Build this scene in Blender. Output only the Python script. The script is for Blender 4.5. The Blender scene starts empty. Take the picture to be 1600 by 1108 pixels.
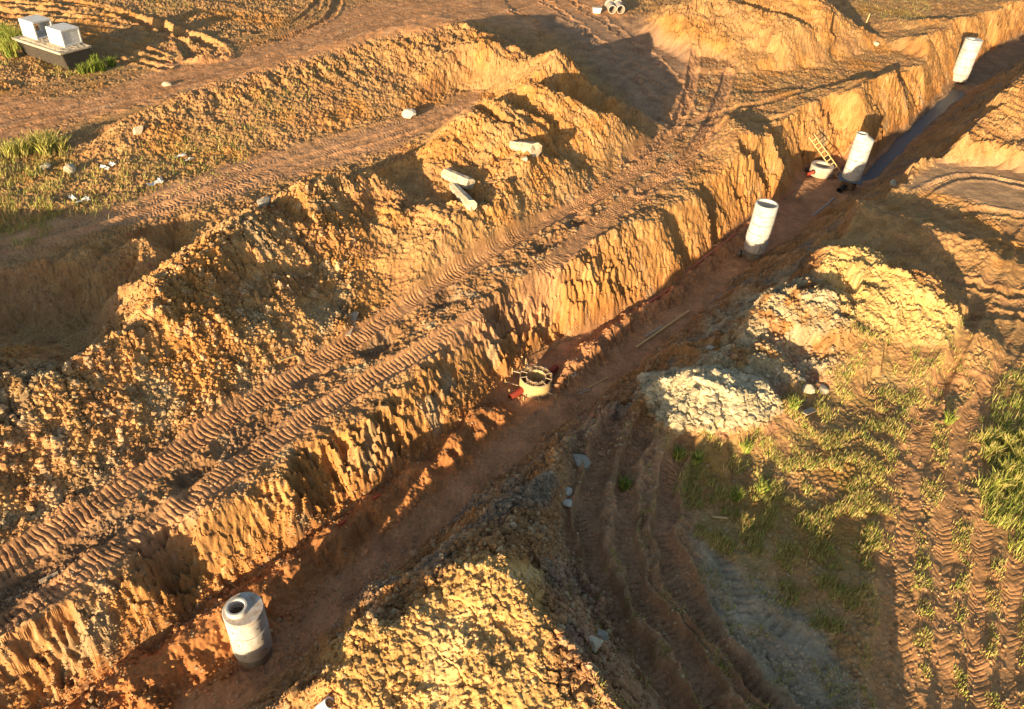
import bpy, bmesh, math, random
import numpy as np
from mathutils import Vector, Matrix
sc = bpy.context.scene
COL = sc.collection
# ------------------------------------------------------------------ camera
W0, H0, FOC = 1600.0, 1108.0, 1200.0
PITCH = math.atan(929 / 1200); ROLL = math.radians(4.07); HC = 19.5
Fv = np.array([0, math.cos(PITCH), -math.sin(PITCH)])
R0 = np.array([1.0, 0, 0]); U0 = np.array([0, math.sin(PITCH), math.cos(PITCH)])
Xv = math.cos(ROLL) * R0 + math.sin(ROLL) * U0
Yv = -math.sin(ROLL) * R0 + math.cos(ROLL) * U0
cam = bpy.data.objects.new('camera', bpy.data.cameras.new('camera')); COL.objects.link(cam)
cam.data.sensor_width = 36; cam.data.lens = 27.0; cam.data.clip_end = 2000; cam.data.clip_start = .1
m = Matrix.Identity(4)
for i in range(3):
    m[i][0] = Xv[i]; m[i][1] = Yv[i]; m[i][2] = -Fv[i]
m[2][3] = HC
cam.matrix_world = m
sc.camera = cam
# ------------------------------------------------------------------ light
SUN_AZ = math.radians(25.0)      # compass direction the shadows run to (from +Y towards +X)
SUN_EL = math.radians(9.0)
world = bpy.data.worlds.new('World'); sc.world = world; world.use_nodes = True
wn = world.node_tree.nodes; wl = world.node_tree.links
sky = wn.new('ShaderNodeTexSky'); sky.sky_type = 'NISHITA'; sky.sun_disc = False
sky.sun_elevation = SUN_EL; sky.sun_rotation = SUN_AZ + math.pi
sky.air_density = 1.0; sky.dust_density = 1.2; sky.ozone_density = 1.0
wn['Background'].inputs['Strength'].default_value = 0.09
wl.new(sky.outputs[0], wn['Background'].inputs['Color'])
sun = bpy.data.objects.new('sun', bpy.data.lights.new('sun', 'SUN')); COL.objects.link(sun)
sun.data.energy = 5.0; sun.data.angle = math.radians(0.5); sun.data.color = (1.0, 0.765, 0.47)
sd = Vector((math.sin(SUN_AZ) * math.cos(SUN_EL), math.cos(SUN_AZ) * math.cos(SUN_EL), -math.sin(SUN_EL)))
sun.rotation_euler = sd.to_track_quat('-Z', 'Y').to_euler()
sc.view_settings.view_transform = 'Standard'; sc.view_settings.look = 'None'
sc.view_settings.exposure = 1.27; sc.view_settings.gamma = 1.0
# ------------------------------------------------------------------ helpers: map
def at(px, py, z=0.0):
    """world point at height z seen at pixel (px, py) of the 1600 x 1108 photograph"""
    d = Fv * FOC + Xv * (px - W0 / 2) + Yv * (H0 / 2 - py)
    t = (z - HC) / d[2]
    return np.array([d[0] * t, d[1] * t, z])
def P(pts, z=0.0):
    return np.array([at(p[0], p[1], p[2] if len(p) > 2 else z) for p in pts])
def proj(x, y, z):
    zz = z - HC
    k = FOC / (x * Fv[0] + y * Fv[1] + zz * Fv[2])
    return W0 / 2 + k * (x * Xv[0] + y * Xv[1] + zz * Xv[2]), H0 / 2 - k * (x * Yv[0] + y * Yv[1] + zz * Yv[2])
def ss(a, b, x):
    t = np.clip((x - a) / (b - a), 0, 1); return t * t * (3 - 2 * t)
def smin(a, b, k):
    h = np.clip(.5 + .5 * (b - a) / k, 0, 1); return b * (1 - h) + a * h - k * h * (1 - h)
def smax(a, b, k): return -smin(-a, -b, k)
# ------------------------------------------------------------------ helpers: noise (numpy)
def _hash(ix, iy, seed):
    h = (ix.astype(np.int64) * 374761393 + iy.astype(np.int64) * 668265263 + seed * 1442695041) & 0xffffffff
    h = ((h ^ (h >> 13)) * 1274126177) & 0xffffffff
    return (h ^ (h >> 16)) & 0xffffffff
def noise(x, y, seed=0):
    x0 = np.floor(x); y0 = np.floor(y); fx = x - x0; fy = y - y0
    u = fx * fx * fx * (fx * (fx * 6 - 15) + 10); v = fy * fy * fy * (fy * (fy * 6 - 15) + 10)
    def g(dx, dy):
        a = _hash(x0 + dx, y0 + dy, seed) * (2 * np.pi / 4294967296.0)
        return np.cos(a) * (fx - dx) + np.sin(a) * (fy - dy)
    return 1.5 * ((g(0, 0) * (1 - u) + g(1, 0) * u) * (1 - v) + (g(0, 1) * (1 - u) + g(1, 1) * u) * v)
def fbm(x, y, n=4, seed=0, gain=.5, lac=2.03):
    r = 0; a = 1.0
    for i in range(n):
        r = r + a * noise(x + 7.3 * i, y - 3.1 * i, seed + i * 17); x = x * lac; y = y * lac; a *= gain
    return r
def worley(x, y, seed=0):
    """F1 distance, F2 distance and a random value of the nearest cell"""
    x0 = np.floor(x); y0 = np.floor(y)
    f1 = np.full(x.shape, 9.0); f2 = np.full(x.shape, 9.0); idv = np.zeros(x.shape)
    for dx in (-1, 0, 1):
        for dy in (-1, 0, 1):
            h = _hash(x0 + dx, y0 + dy, seed)
            cx = x0 + dx + (h & 0xffff) / 65536.0; cy = y0 + dy + (h >> 16) / 65536.0
            d = np.hypot(cx - x, cy - y)
            f2 = np.where(d < f1, f1, np.minimum(f2, d))
            idv = np.where(d < f1, ((h >> 5) & 1023) / 1023.0, idv); f1 = np.minimum(f1, d)
    return f1, f2, idv
# ------------------------------------------------------------------ terrain grid: base-plane map coordinates
ST = 1.25
def axis(lo, hi, out_lo, out_hi, step):
    mid = np.arange(lo, hi, step)
    a = []; s = step; v = lo
    while v > out_lo: s *= 1.055; v -= s; a.append(v)
    b = []; s = step; v = mid[-1]
    while v < out_hi: s *= 1.055; v += s; b.append(v)
    return np.array(a[::-1] + list(mid) + b)
ax = axis(-60, 1665, -1200, 2700, ST); ay = axis(-35, 1205, -150, 1900, ST)
# coarse twin grid, four steps wide, for the slow distance fields
def coarse_index(n, k): return np.unique(np.append(np.arange(0, n, k), n - 1))
K = 4
cix = coarse_index(len(ax), K); ciy = coarse_index(len(ay), K)
def upsample(A):
    xi = np.arange(len(ax)); yi = np.arange(len(ay))
    B = np.empty((A.shape[0], len(ax)))
    jx = np.clip(np.searchsorted(cix, xi, 'right') - 1, 0, len(cix) - 2); tx = (xi - cix[jx]) / (cix[jx + 1] - cix[jx])
    B = A[:, jx] * (1 - tx) + A[:, jx + 1] * tx
    jy = np.clip(np.searchsorted(ciy, yi, 'right') - 1, 0, len(ciy) - 2); ty = ((yi - ciy[jy]) / (ciy[jy + 1] - ciy[jy]))[:, None]
    return B[jy] * (1 - ty) + B[jy + 1] * ty
def plane(axx, ayy):
    U, V = np.meshgrid(axx, ayy)
    dx = Fv[0] * FOC + Xv[0] * (U - 800) + Yv[0] * (554 - V)
    dy = Fv[1] * FOC + Xv[1] * (U - 800) + Yv[1] * (554 - V)
    dz = Fv[2] * FOC + Xv[2] * (U - 800) + Yv[2] * (554 - V)
    t = -HC / dz
    return dx * t, dy * t
GX, GY = plane(ax, ay)
CX, CY = plane(ax[cix], ay[ciy])
def polyline(X, Y, pts, closed=False):
    """distance, signed side (+ = left), arc length, interpolated z"""
    best = np.full(X.shape, 1e9); side = np.zeros(X.shape); sl = np.zeros(X.shape); zz = np.zeros(X.shape); acc = 0.0
    n = len(pts)
    for i in range(n if closed else n - 1):
        a = pts[i]; b = pts[(i + 1) % n]; ex, ey = b[0] - a[0], b[1] - a[1]; L = math.hypot(ex, ey) + 1e-9
        px = X - a[0]; py = Y - a[1]
        t = (px * ex + py * ey) / (L * L); tc = np.clip(t, 0, 1)
        d = np.hypot(px - tc * ex, py - tc * ey)
        cr = (ex * py - ey * px) / L
        m = d < best
        best = np.where(m, d, best); side = np.where(m, cr, side)
        sl = np.where(m, acc + tc * L, sl); zz = np.where(m, a[2] + (b[2] - a[2]) * tc, zz); acc += L
    return best, side, sl, zz
def inside(X, Y, pts):
    r = np.zeros(X.shape, bool); n = len(pts)
    for i in range(n):
        x1, y1 = pts[i][:2]; x2, y2 = pts[(i + 1) % n][:2]
        if y1 == y2: continue
        c = ((y1 > Y) != (y2 > Y)) & (X < (x2 - x1) * (Y - y1) / (y2 - y1) + x1)
        r ^= c
    return r
def sdf(X, Y, pts):
    d, _, _, z = polyline(X, Y, pts, True)
    return np.where(inside(X, Y, pts), -d, d)
def resample(pts, step=1.0):
    """Catmull-Rom through the points: rounder polylines"""
    pts = [np.array(p, float) for p in pts]; out = []
    for i in range(len(pts) - 1):
        p0 = pts[max(i - 1, 0)]; p1 = pts[i]; p2 = pts[i + 1]; p3 = pts[min(i + 2, len(pts) - 1)]
        n = 4
        for k in range(n):
            t = k / n
            out.append(.5 * ((2 * p1) + (-p0 + p2) * t + (2 * p0 - 5 * p1 + 4 * p2 - p3) * t * t + (-p0 + 3 * p1 - 3 * p2 + p3) * t ** 3))
    out.append(pts[-1]); return out
ZF = -3.8     # trench floor
ZB = -0.4     # haul bench and general level
# warp so that every outline is ragged
wx = .55 * fbm(CX / 3.1, CY / 3.1, 4, 3); wy = .55 * fbm(CX / 3.1, CY / 3.1, 4, 8)
WX = CX + wx; WY = CY + wy
T_L = [(-250, 1030), (-100, 940), (0, 880), (200, 762), (380, 642), (560, 532), (690, 447), (830, 362), (960, 292), (1040, 220), (1075, 150), (1085, 90)]
T_R = [(-250, 1120), (-100, 1035), (0, 975), (200, 848), (340, 752), (520, 628), (700, 520), (830, 440), (950, 340), (1060, 262), (1110, 190), (1140, 110)]
def bz(px): return -1.15 + .75 * float(ss(480, 900, px))
T_L = [(a[0], a[1], bz(a[0])) for a in T_L]; T_R = [(a[0], a[1], bz(a[0] + 60)) for a in T_R]
MID = [tuple((np.array(a) + np.array(b)) / 2) for a, b in zip(T_L, T_R)]
PITS = [(385, 683, .75), (172, 825, .8), (60, 893, .9), (20, 925, .8), (300, 742, .45), (480, 600, .45), (590, 542, .5), (690, 470, .5), (850, 385, .6), (900, 345, .6)]
def pitd(x, y, r): return np.hypot((x * .616 + y * .788) / (r * 1.9), (x * .788 - y * .616) / (r * .8))
# ---- base level
h = np.full(CX.shape, ZB) + .22 * fbm(CX / 9, CY / 9, 3, 21)
dM, _, _, zM = polyline(CX, CY, P(resample(MID)))
h = h + (zM - h) * ss(6.5, 3.5, dM)
def bump(h, px, py, z, r, amp):
    c = at(px, py, z); d = np.hypot(WX - c[0], WY - c[1]); return h + amp * np.exp(-(d / r) ** 2)
# ---- heaps: ridges  (points px,py,z of the crest; slope to the left / right of travel)
def ridge(h, pts, sl, sr, k=.5, flat=.3, curve=False):
    q = P(pts)
    if curve: q = resample(q)
    d, sd_, s, z = polyline(WX, WY, q)
    slope = np.where(sd_ > 0, sl, sr)
    # soften the crossing between both slopes at the ends
    t = ss(-1, 1, sd_ / (d * .9 + .05)); slope = sr * (1 - t) + sl * t
    return smax(h, z - slope * np.maximum(d - flat, 0), k)
def mesa(h, pts, z, slope, k=.4):
    q = P(pts, z); d = sdf(WX, WY, q); return smax(h, z - slope * np.maximum(d, 0) - .25 * np.exp(-(np.minimum(d, 0) / .7) ** 2), k)
# pit behind the long spoil heap
h = smin(h, np.maximum(-2.0, -2.0 + .95 * sdf(WX, WY, P([(-250, 450), (0, 405), (130, 392), (245, 370), (262, 450), (200, 560), (60, 590), (-250, 640)], -2.0))), .5)
HEAPS = dict(
 spoil=[(-420, 770, 1.4), (-150, 645, 2.1), (0, 592, 1.9), (130, 575, 1.8), (230, 482, 2.1), (290, 395, 2.4), (380, 345, 2.3), (480, 290, 2.2), (560, 272, 2.0), (620, 300, 1.2), (700, 345, .5), (800, 380, 0)])
h = ridge(h, HEAPS['spoil'], .85, .55, curve=True)
dW, _, _, zW = polyline(WX, WY, np.array([(-18.5, 20.2, 1.8), (-24, 19.4, 2.2), (-30, 20, 2.4), (-38, 21, 2.0)])); h = smax(h, zW - .6 * dW, .5)   # unseen ridge added outside the frame to keep the sun off the pit
h = ridge(h, [(690, 215, 2.0), (760, 160, 3.2), (830, 126, 3.3), (900, 158, 2.6), (960, 185, 1.8), (1005, 205, 1.0)], .8, .42)
h = ridge(h, [(830, 240, 2.2), (870, 300, .9), (860, 350, .2)], .5, .5)
h = ridge(h, [(540, 335, .9), (640, 325, 1.1), (720, 335, 1.2), (790, 325, 1.6), (830, 290, 2.0)], .3, .36)
h = ridge(h, [(740, 330, 1.6), (800, 360, .8)], .5, .5)
h = ridge(h, [(735, 140, 1.2), (800, 100, 2.8), (850, 74, 3.4), (885, 78, 3.2), (930, 110, 2.2), (990, 165, 1.0)], .7, .6)
h = ridge(h, [(195, 190, .5), (300, 142, 1.0), (450, 92, 1.4), (560, 55, 1.8), (640, 38, 2.2), (735, 36, 2.2), (790, 66, 1.6)], .6, .17)
h = ridge(h, [(690, 95, 1.4), (745, 60, 2.4), (800, 72, 2.0)], .6, .35)
h = ridge(h, [(1000, 45, .8), (1060, 20, 2.0), (1110, -10, 3.2), (1170, -22, 3.8), (1240, -18, 3.8), (1290, 0, 2.8), (1340, 40, 1.0)], .5, .27, curve=True)
h = ridge(h, [(955, 40, .8), (1010, 48, 1.6), (1060, 60, 1.6)], .5, .4)
# left wall shoulder ridges by the far trench
h = ridge(h, [(1100, 150, .2), (1160, 205, .7), (1215, 235, .6), (1235, 215, .3)], .35, .4)
h = ridge(h, [(1225, 210, .3), (1290, 190, .6), (1400, 120, .9), (1450, 60, .8), (1500, 40, .6)], .28, .5)
h = ridge(h, [(1420, 30, .4), (1520, 30, 1.0), (1600, 20, 1.4), (1700, 0, 1.4)], .3, .3)
# mounds in the pit
h = ridge(h, [(-20, 412, -.1), (70, 402, .1)], 1.0, 1.0, .2)
h = ridge(h, [(100, 403, 0), (145, 393, .1)], 1.0, 1.0, .2)
h = ridge(h, [(180, 415, -.3), (205, 376, .2), (230, 396, .1)], 1.0, 1.1, .2)
# right bank heaps
SDIR = np.array([math.sin(SUN_AZ), math.cos(SUN_AZ)]); mc = at(810, 875, 2.4)
def on_tilt(px, py):
    z = 2.0
    for _ in range(12): q = at(px, py, z); z = .5 * z + .5 * (2.4 + .25 * ((q[0] - mc[0]) * SDIR[0] + (q[1] - mc[1]) * SDIR[1]))
    return (px, py, z)
MQ = P([on_tilt(*q) for q in [(508, 1045), (530, 1000), (560, 985), (640, 968), (680, 925), (720, 886), (810, 862), (868, 885), (890, 960), (892, 1045), (930, 1055), (990, 1105), (990, 1240), (520, 1240)]])
print('tilt', MQ.round(2).tolist())
mz = 2.4 + .25 * ((WX - mc[0]) * SDIR[0] + (WY - mc[1]) * SDIR[1])
h = smax(h, mz - 1.0 * np.maximum(sdf(CX + .4 * wx, CY + .4 * wy, MQ), 0), .15)
h = ridge(h, [(1060, 540, .7), (1015, 562, .9), (950, 615, 1.0), (890, 670, .9), (840, 730, .9), (790, 790, .8), (740, 850, .8)], .55, .7)
h = ridge(h, [(690, 890, .7), (760, 850, .8), (860, 800, .3)], .6, .6)
h = ridge(h, [(590, 960, .9), (600, 1000, 1.0)], .6, .6)
h = ridge(h, [(1010, 610, .8), (1050, 592, 1.1), (1130, 588, 1.1), (1190, 618, .8), (1215, 640, .4)], .7, .42)
h = ridge(h, [(1130, 500, .6), (1200, 470, 1.1), (1290, 455, 1.5), (1330, 520, .8), (1320, 560, .2)], .5, .38)
h = ridge(h, [(1130, 560, .5), (1190, 545, .7), (1230, 590, .2)], .5, .5)
h = ridge(h, [(1296, 420, 1.2), (1320, 394, 1.7), (1350, 394, 1.8), (1395, 424, 1.9), (1440, 430, 1.9), (1500, 486, 1.2), (1510, 510, .6)], .6, .33)
h = ridge(h, [(1330, 320, .4), (1420, 345, .5), (1500, 370, .4), (1560, 400, .3)], .3, .3)
# stepped bank beyond the water
h = ridge(h, [(1370, 262, .3), (1430, 235, 1.0), (1520, 215, 1.2), (1620, 230, 1.2)], .35, .4)
h = ridge(h, [(1480, 200, 1.2), (1560, 150, 2.0), (1660, 120, 2.6)], .3, .3)
h = ridge(h, [(1560, 70, .8), (1600, 50, 1.4), (1680, 10, 1.8)], .5, .4)
# heaps standing just outside the frame (they throw the shadows on the grass)
h = mesa(h, [(1010, 1290), (1110, 1215), (1200, 1240), (1270, 1210), (1330, 1250), (1330, 1600), (1010, 1600)], 1.85, 1.0)
# graded pad at the right
d = sdf(WX, WY, P([(1420, 290), (1470, 250), (1640, 270), (1640, 345), (1540, 320)], -.3))
h = h + (-.3 - h) * ss(1.2, -.2, d)
# ---- paths: flatten
def path_blend(h, pts, half, z, soft=1.2, lip=0):
    q = P(resample(pts), z); d, _, _, zz = polyline(CX + .4 * wx, CY + .4 * wy, q); e = np.maximum(d - half, 0) * 1.05
    return smax(smin(h, zz + e, .25), zz - .9 * e - 3 * np.maximum(d - half - 1.5, 0), .25)
h = path_blend(h, MID[:9], 1.7, ZB, 1.1)
h = path_blend(h, MID[8:], 1.6, ZB, 1.5)
ROAD1 = [(-300, 250), (-50, 188), (200, 132), (400, 80), (560, 28), (700, -10), (850, -40)]
ROAD2 = [(-250, 460), (0, 392), (130, 355), (300, 300), (480, 238), (640, 192), (740, 155)]
h = path_blend(h, ROAD1, 4.2, ZB - .1, 2.0)
h = path_blend(h, ROAD2, 2.0, ZB, 1.6)
h = path_blend(h, [(860, 0), (920, 60), (1000, 110), (1040, 160)], 5.0, ZB - .2, 3)
h = path_blend(h, [(1080, 130), (1180, 130), (1300, 120), (1400, 90)], 2.5, ZB - .3, 2)
for px_, py_, r_ in PITS:
    c = at(px_, py_, bz(px_)); h = h - .26 * np.exp(-pitd(WX - c[0], WY - c[1], r_) ** 4)
h = path_blend(h, [(985, 640), (950, 740), (945, 860), (1010, 980), (1090, 1080), (1170, 1200)], 1.15, ZB, 1)
# ---- the trench
TOE_L = [(-60, 1210), (120, 1100), (230, 1020), (330, 955), (450, 878), (560, 800), (640, 740), (720, 672), (790, 604), (850, 552), (905, 525), (960, 500), (1060, 448), (1110, 400), (1165, 350), (1230, 305), (1262, 262), (1310, 245), (1340, 272), (1400, 212), (1480, 140), (1530, 95), (1620, 40)]
TOE_R = [(1670, 55), (1580, 100), (1515, 142), (1440, 212), (1372, 280), (1330, 305), (1240, 362), (1145, 436), (1085, 496), (965, 594), (878, 663), (752, 766), (662, 848), (574, 932), (482, 1020), (420, 1070), (370, 1110), (260, 1220)]
TD = np.array([.616, .788, 0]) * 30   # the trench runs on past the camera
FLOOR = P(TOE_L + TOE_R, ZF); FLOOR = np.vstack([FLOOR, FLOOR[-1] - TD, FLOOR[0] - TD])
CENTRE = P([(90, 1230), (240, 1100), (430, 960), (600, 830), (740, 700), (910, 570), (1070, 475), (1200, 365), (1290, 300), (1360, 265), (1440, 190), (1510, 130), (1640, 50)], ZF); CENTRE = np.vstack([CENTRE[0] - TD, CENTRE])
df_ = sdf(CX + .35 * wx, CY + .35 * wy, FLOOR)
_, sideT, sT, _ = polyline(CX, CY, CENTRE)
df = upsample(df_); sT = upsample(sT); leftT = ss(-.4, .4, upsample(sideT))
h = upsample(h)
print('coarse done')
X, Y = GX, GY
n1 = fbm(X / 1.7, Y / 1.7, 3, 40); n2 = fbm(X / .55, Y / .55, 3, 50)
# fluted wall: gullies run down the slope
sw = sT + .8 * n1 + .35 * np.maximum(df, 0) + .9 * noise(sT / 4.0, sT * 0, 64)
gul = noise(sw / 1.15, df / 3.0, 60) * (.5 + 1.2 * ss(-.5, .5, noise(sT / 3.7, sT * 0, 65))) + .55 * noise(sw / .5, df / 1.6, 61) + .25 * noise(sw / .22, df / .8, 62)
dd = np.maximum(df, 0)
w1, w1b, wid = worley(sw / 1.25 + .35 * n2 + .25 * dd, dd / 1.5 + .35 * n1, 66); w2, w2b, wid2 = worley(sw / .42 + .2 * dd + .2 * n2, dd / .6, 67)
gul2 = noise(sw / 3.2, df / 6.0, 63)
amp = ss(0, .5, dd) * ss(5.0, 2.4, dd)
dl = dd + amp * (.45 + .85 * ss(-.35, .4, noise(sT / 2.7, dd / 3, 72))) * (.10 * gul + .58 * gul2 + .10 * n2 + .28 * (wid - .5) + .06 * (wid2 - .5) + .12 * noise(X / .2, Y / .2, 68) + .10 * noise(X / .45 + 5, Y / .45, 70))
dl = np.minimum(dl, 6)
wall_l = ZF + (1.95 - .15 * ss(24, 36, Y)) * (1 + .28 * noise(sT / 4.3, sT * 0, 69)) * np.maximum(dl, 0) - .12 * np.maximum(dl, 0) ** 2
dr = dd + ss(0, 1.0, dd) * (.25 * gul + .5 * gul2 + .3 * n1 + .1 * n2)
wall_r = ZF + (1.55 - .75 * ss(14, 27, Y)) * np.maximum(dr, 0) + 1.4 * np.maximum(dr - 3.6, 0)
wall = wall_r * (1 - leftT) + wall_l * leftT
wall = np.where(df <= 0, ZF, wall)
wall = wall - .40 * ss(-.15, -.5, df) * ss(53.8, 55.5, Y) * ss(80, 77.5, Y)
in_wall = ss(.25, -.25, wall - h)
h = smin(h, wall, .25)
# red backfill berm over the pipe, along the left toe
def fine_ridge(h, pts, slope, flat=.15, k=.15, wob=.25):
    q = P(resample([p for p in pts])); xs = X + wob * n1; ys = Y + wob * n2
    d, _, s, z = polyline(xs[::1], ys[::1], q); t = z + .25 * noise(s / 1.1, s * 0, 71) - slope * np.maximum(d - flat, 0)
    return smax(h, t, k), ss(-.5, .1, t - h)
sub = np.s_[:]
h, berm1 = fine_ridge(h, [(60, 1180, -3.0), (160, 1085, -3.0), (240, 1030, -3.0), (330, 972, -3.0), (420, 905, -3.1), (520, 830, -3.2), (600, 775, -3.25), (690, 703, -3.25), (745, 650, -3.1), (775, 638, -3.3)], .8)
h, berm2 = fine_ridge(h, [(880, 590, -3.5), (900, 565, -3.3), (925, 540, -3.25), (975, 500, -3.3), (1060, 450, -3.4), (1110, 402, -3.4), (1180, 345, -3.5)], 1.0)
berm3 = berm1
berm = np.maximum(np.maximum(berm1, berm2), berm3)
print('trench done')
# ---- tracks: lateral distance and arc length on the fine grid
cleat = np.zeros(X.shape); roadm = np.zeros(X.shape); rutd = np.zeros(X.shape)
def track(pts, half, z=ZB, period=.2, depth=.05, rut=.12, chevron=0.0, wob=.12, fade=1.0, edge=.07, spread=.18, rm=1.0):
    """one rut with the prints of a crawler shoe or a tractor tyre"""
    global h, cleat, roadm, rutd
    q = P(resample(resample(pts)), z)
    lo = q[:, :2].min(0) - 2; hi = q[:, :2].max(0) + 2
    msk = (X > lo[0]) & (X < hi[0]) & (Y > lo[1]) & (Y < hi[1])
    xx = X[msk]; yy = Y[msk]; ww = wob * n1[msk]
    d, sdd, s, _ = polyline(xx + ww, yy + ww, q)
    lat = np.sign(sdd) * d
    inn = ss(half + .12, half - .04, d)
    patch = ss(-.5, .35, noise(s / 3.3, lat * 0 + half * 9, 81) + .3 + .5 * noise(xx / .9, yy / .9, 82)) * fade
    if chevron: ph = (s + chevron * np.abs(lat)) / period
    else: ph = s / period
    c = np.abs((ph % 1.0) - .5) * 2
    pr = ss(.15, .55, c) - .5
    if not chevron: pr = pr - .25 * ss(.12, .02, np.abs(np.abs(lat) - half * .45))
    dz = inn * (-rut + depth * pr * patch * (1 + .5 * n1[msk]) + .02 * n2[msk]) + edge * np.exp(-((d - half - spread * .8) / spread) ** 2) * (1 + .5 * n2[msk] + .5 * n1[msk])
    h[msk] += dz
    roadm[msk] = np.maximum(roadm[msk], rm * ss(half + .35, half, d)); rutd[msk] = np.maximum(rutd[msk], inn)
track(T_L, .40, depth=.06, period=.20); track(T_R, .40, depth=.06, period=.20)
track([(980, 255), (1060, 205), (1120, 175), (1200, 160), (1300, 130)], .35)
track([(1000, 300), (1080, 240), (1140, 200), (1230, 185), (1330, 150), (1420, 105)], .35)
for dy in (0, 16, 30, 48, -14, -26):
    track([(x, y + dy) for x, y in ROAD1], .35, ZB - .1, .3, .010, .03, 0, .5, .8, edge=.02)
for dy in (-9, 8, 20):
    track([(x, y + dy + 2) for x, y in ROAD2], .38, ZB, .24, .035, .06, .5, .2, edge=.03)
for k in range(6):
    track([(-60 + 14 * k, -16 + 9 * k), (70 + 22 * k, -2 + 9 * k - 2), (180 + 18 * k, 18 + 7 * k), (265 + 14 * k, 50 + 4 * k), (300 + 10 * k, 92 - k)], .45, ZB, .3, .02, .17, 0, .1, edge=.10, spread=.35)
for k in range(3):
    track([(0, 40 + 14 * k), (130, 52 + 14 * k), (260, 88 + 9 * k)], .3, ZB, .3, .03, .15, 0, .2, edge=.1)
track([(430, 62), (480, 45), (520, 20), (530, -20)], .4, ZB, .3, .05, .15, 0)
track([(400, 50), (470, 28), (500, 0), (505, -30)], .4, ZB, .3, .05, .15, 0)
for q in ([(985, 610), (948, 690), (922, 790), (935, 900), (985, 1000), (1060, 1108), (1130, 1200)],
          [(1020, 640), (985, 730), (972, 810), (990, 900), (1045, 1000), (1125, 1108), (1200, 1200)],
          [(1085, 670), (1050, 740), (1035, 830), (1075, 940), (1150, 1030), (1260, 1130), (1340, 1200)]):
    track(q, .34, ZB, .20, .04, .22, 0, .30, edge=.20, spread=.14, rm=.45)
for q in ([(1640, 330), (1560, 420), (1500, 540), (1450, 640), (1425, 760), (1410, 900), (1420, 1108), (1430, 1200)],
          [(1660, 430), (1600, 520), (1550, 600), (1500, 680), (1480, 800), (1470, 950), (1480, 1200)],
          [(1590, 340), (1530, 470), (1470, 600), (1420, 680), (1395, 800), (1385, 950), (1385, 1200)],
          [(1520, 600), (1545, 640), (1550, 760), (1530, 880), (1530, 1200)],
          [(1600, 380), (1560, 560), (1560, 640), (1590, 820), (1580, 1000), (1590, 1200)]):
    track(q, .28, ZB, .24, .022, .05, .9, .28, .7, edge=.04)
for q in ([(1640, 470), (1560, 460), (1480, 440)], [(1660, 520), (1580, 500), (1500, 500)], [(1640, 400), (1560, 380), (1500, 390)], [(1640, 300), (1500, 280), (1400, 330), (1330, 380)], [(1640, 350), (1520, 330), (1420, 370), (1340, 420)]):
    track(q, .3, ZB, .25, .07, .07, 0, .2)
track([(1170, 960), (1150, 900), (1120, 860)], .3, ZB, .3, .06, .05, 0, .1)
track([(1190, 960), (1230, 990), (1260, 1010)], .3, ZB, .3, .06, .05, 0, .1)
for q in ([(200, 1060), (330, 1010), (480, 900), (640, 765), (780, 660), (860, 610)],):
    track(q, .5, ZF, .3, .0, .04, 0, .2, edge=.03)
for q in ([(850, 0), (930, 60), (1010, 120), (1040, 190)], [(890, 0), (980, 60), (1050, 120), (1080, 180)], [(800, 20), (880, 60), (960, 100), (1020, 150)]):
    track(q, .4, ZB - .2, .3, .02, .06, 0, .5)
print('tracks done')
# ---- where on the photograph does each vertex stand now (for material outlines and clod zones)
PX, PY = proj(X, Y, h)
PXw = PX + 9 * n1; PYw = PY + 6 * fbm(X / 1.9 + 31, Y / 1.9, 3, 90)
def zone(pts, soft=8):
    cx = PXw[np.ix_(ciy, cix)]; cy = PYw[np.ix_(ciy, cix)]
    d = sdf(cx, cy, [(p[0], p[1], 0) for p in pts]); return upsample(ss(soft, -soft, d))
Z = {}
Z['spoil'] = zone([(-300, 640), (0, 575), (120, 560), (220, 480), (290, 380), (470, 280), (560, 290), (560, 420), (560, 520), (400, 620), (200, 745), (0, 860), (-300, 1000)], 14)
Z['grass'] = zone([(1040, 690), (1200, 640), (1290, 600), (1340, 500), (1430, 530), (1500, 510), (1500, 570), (1440, 640), (1400, 720), (1380, 860), (1330, 950), (1300, 1000), (1180, 900), (1080, 830)], 22)
Z['grass_r'] = zone([(1560, 600), (1700, 560), (1700, 860), (1560, 860), (1530, 760)], 18)
Z['grass_tl'] = np.maximum.reduce([zone([(-80, 235), (60, 215), (110, 240), (100, 330), (60, 380), (-80, 400)], 14), zone([(-80, 40), (40, 50), (40, 100), (180, 95), (190, 110), (110, 125), (40, 100), (-80, 130)], 8), zone([(200, 240), (330, 200), (520, 90), (560, 80), (420, 200), (330, 280), (240, 300), (180, 260)], 25) * .6, zone([(220, 0), (300, 0), (300, 15), (220, 18)], 6), zone([(1330, -30), (1480, -10), (1430, 40), (1340, 25)], 6), zone([(100, 270), (180, 250), (280, 290), (150, 340), (90, 330)], 12) * .6])
Z['white'] = zone([(1000, 590), (1060, 578), (1130, 575), (1190, 600), (1225, 640), (1190, 662), (1060, 676), (1020, 650)], 5)
Z['grey1'] = zone([(1090, 560), (1110, 480), (1230, 430), (1300, 425), (1330, 500), (1290, 590), (1200, 610), (1130, 570)], 14)
Z['yellow'] = zone([(1290, 395), (1350, 385), (1420, 430), (1500, 485), (1500, 530), (1430, 545), (1330, 500), (1290, 430)], 8)
Z['mesa'] = zone([(500, 1030), (560, 975), (620, 975), (720, 880), (800, 860), (845, 890), (860, 1000), (850, 1060), (970, 1140), (970, 1400), (480, 1400), (540, 1108)], 8)
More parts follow.
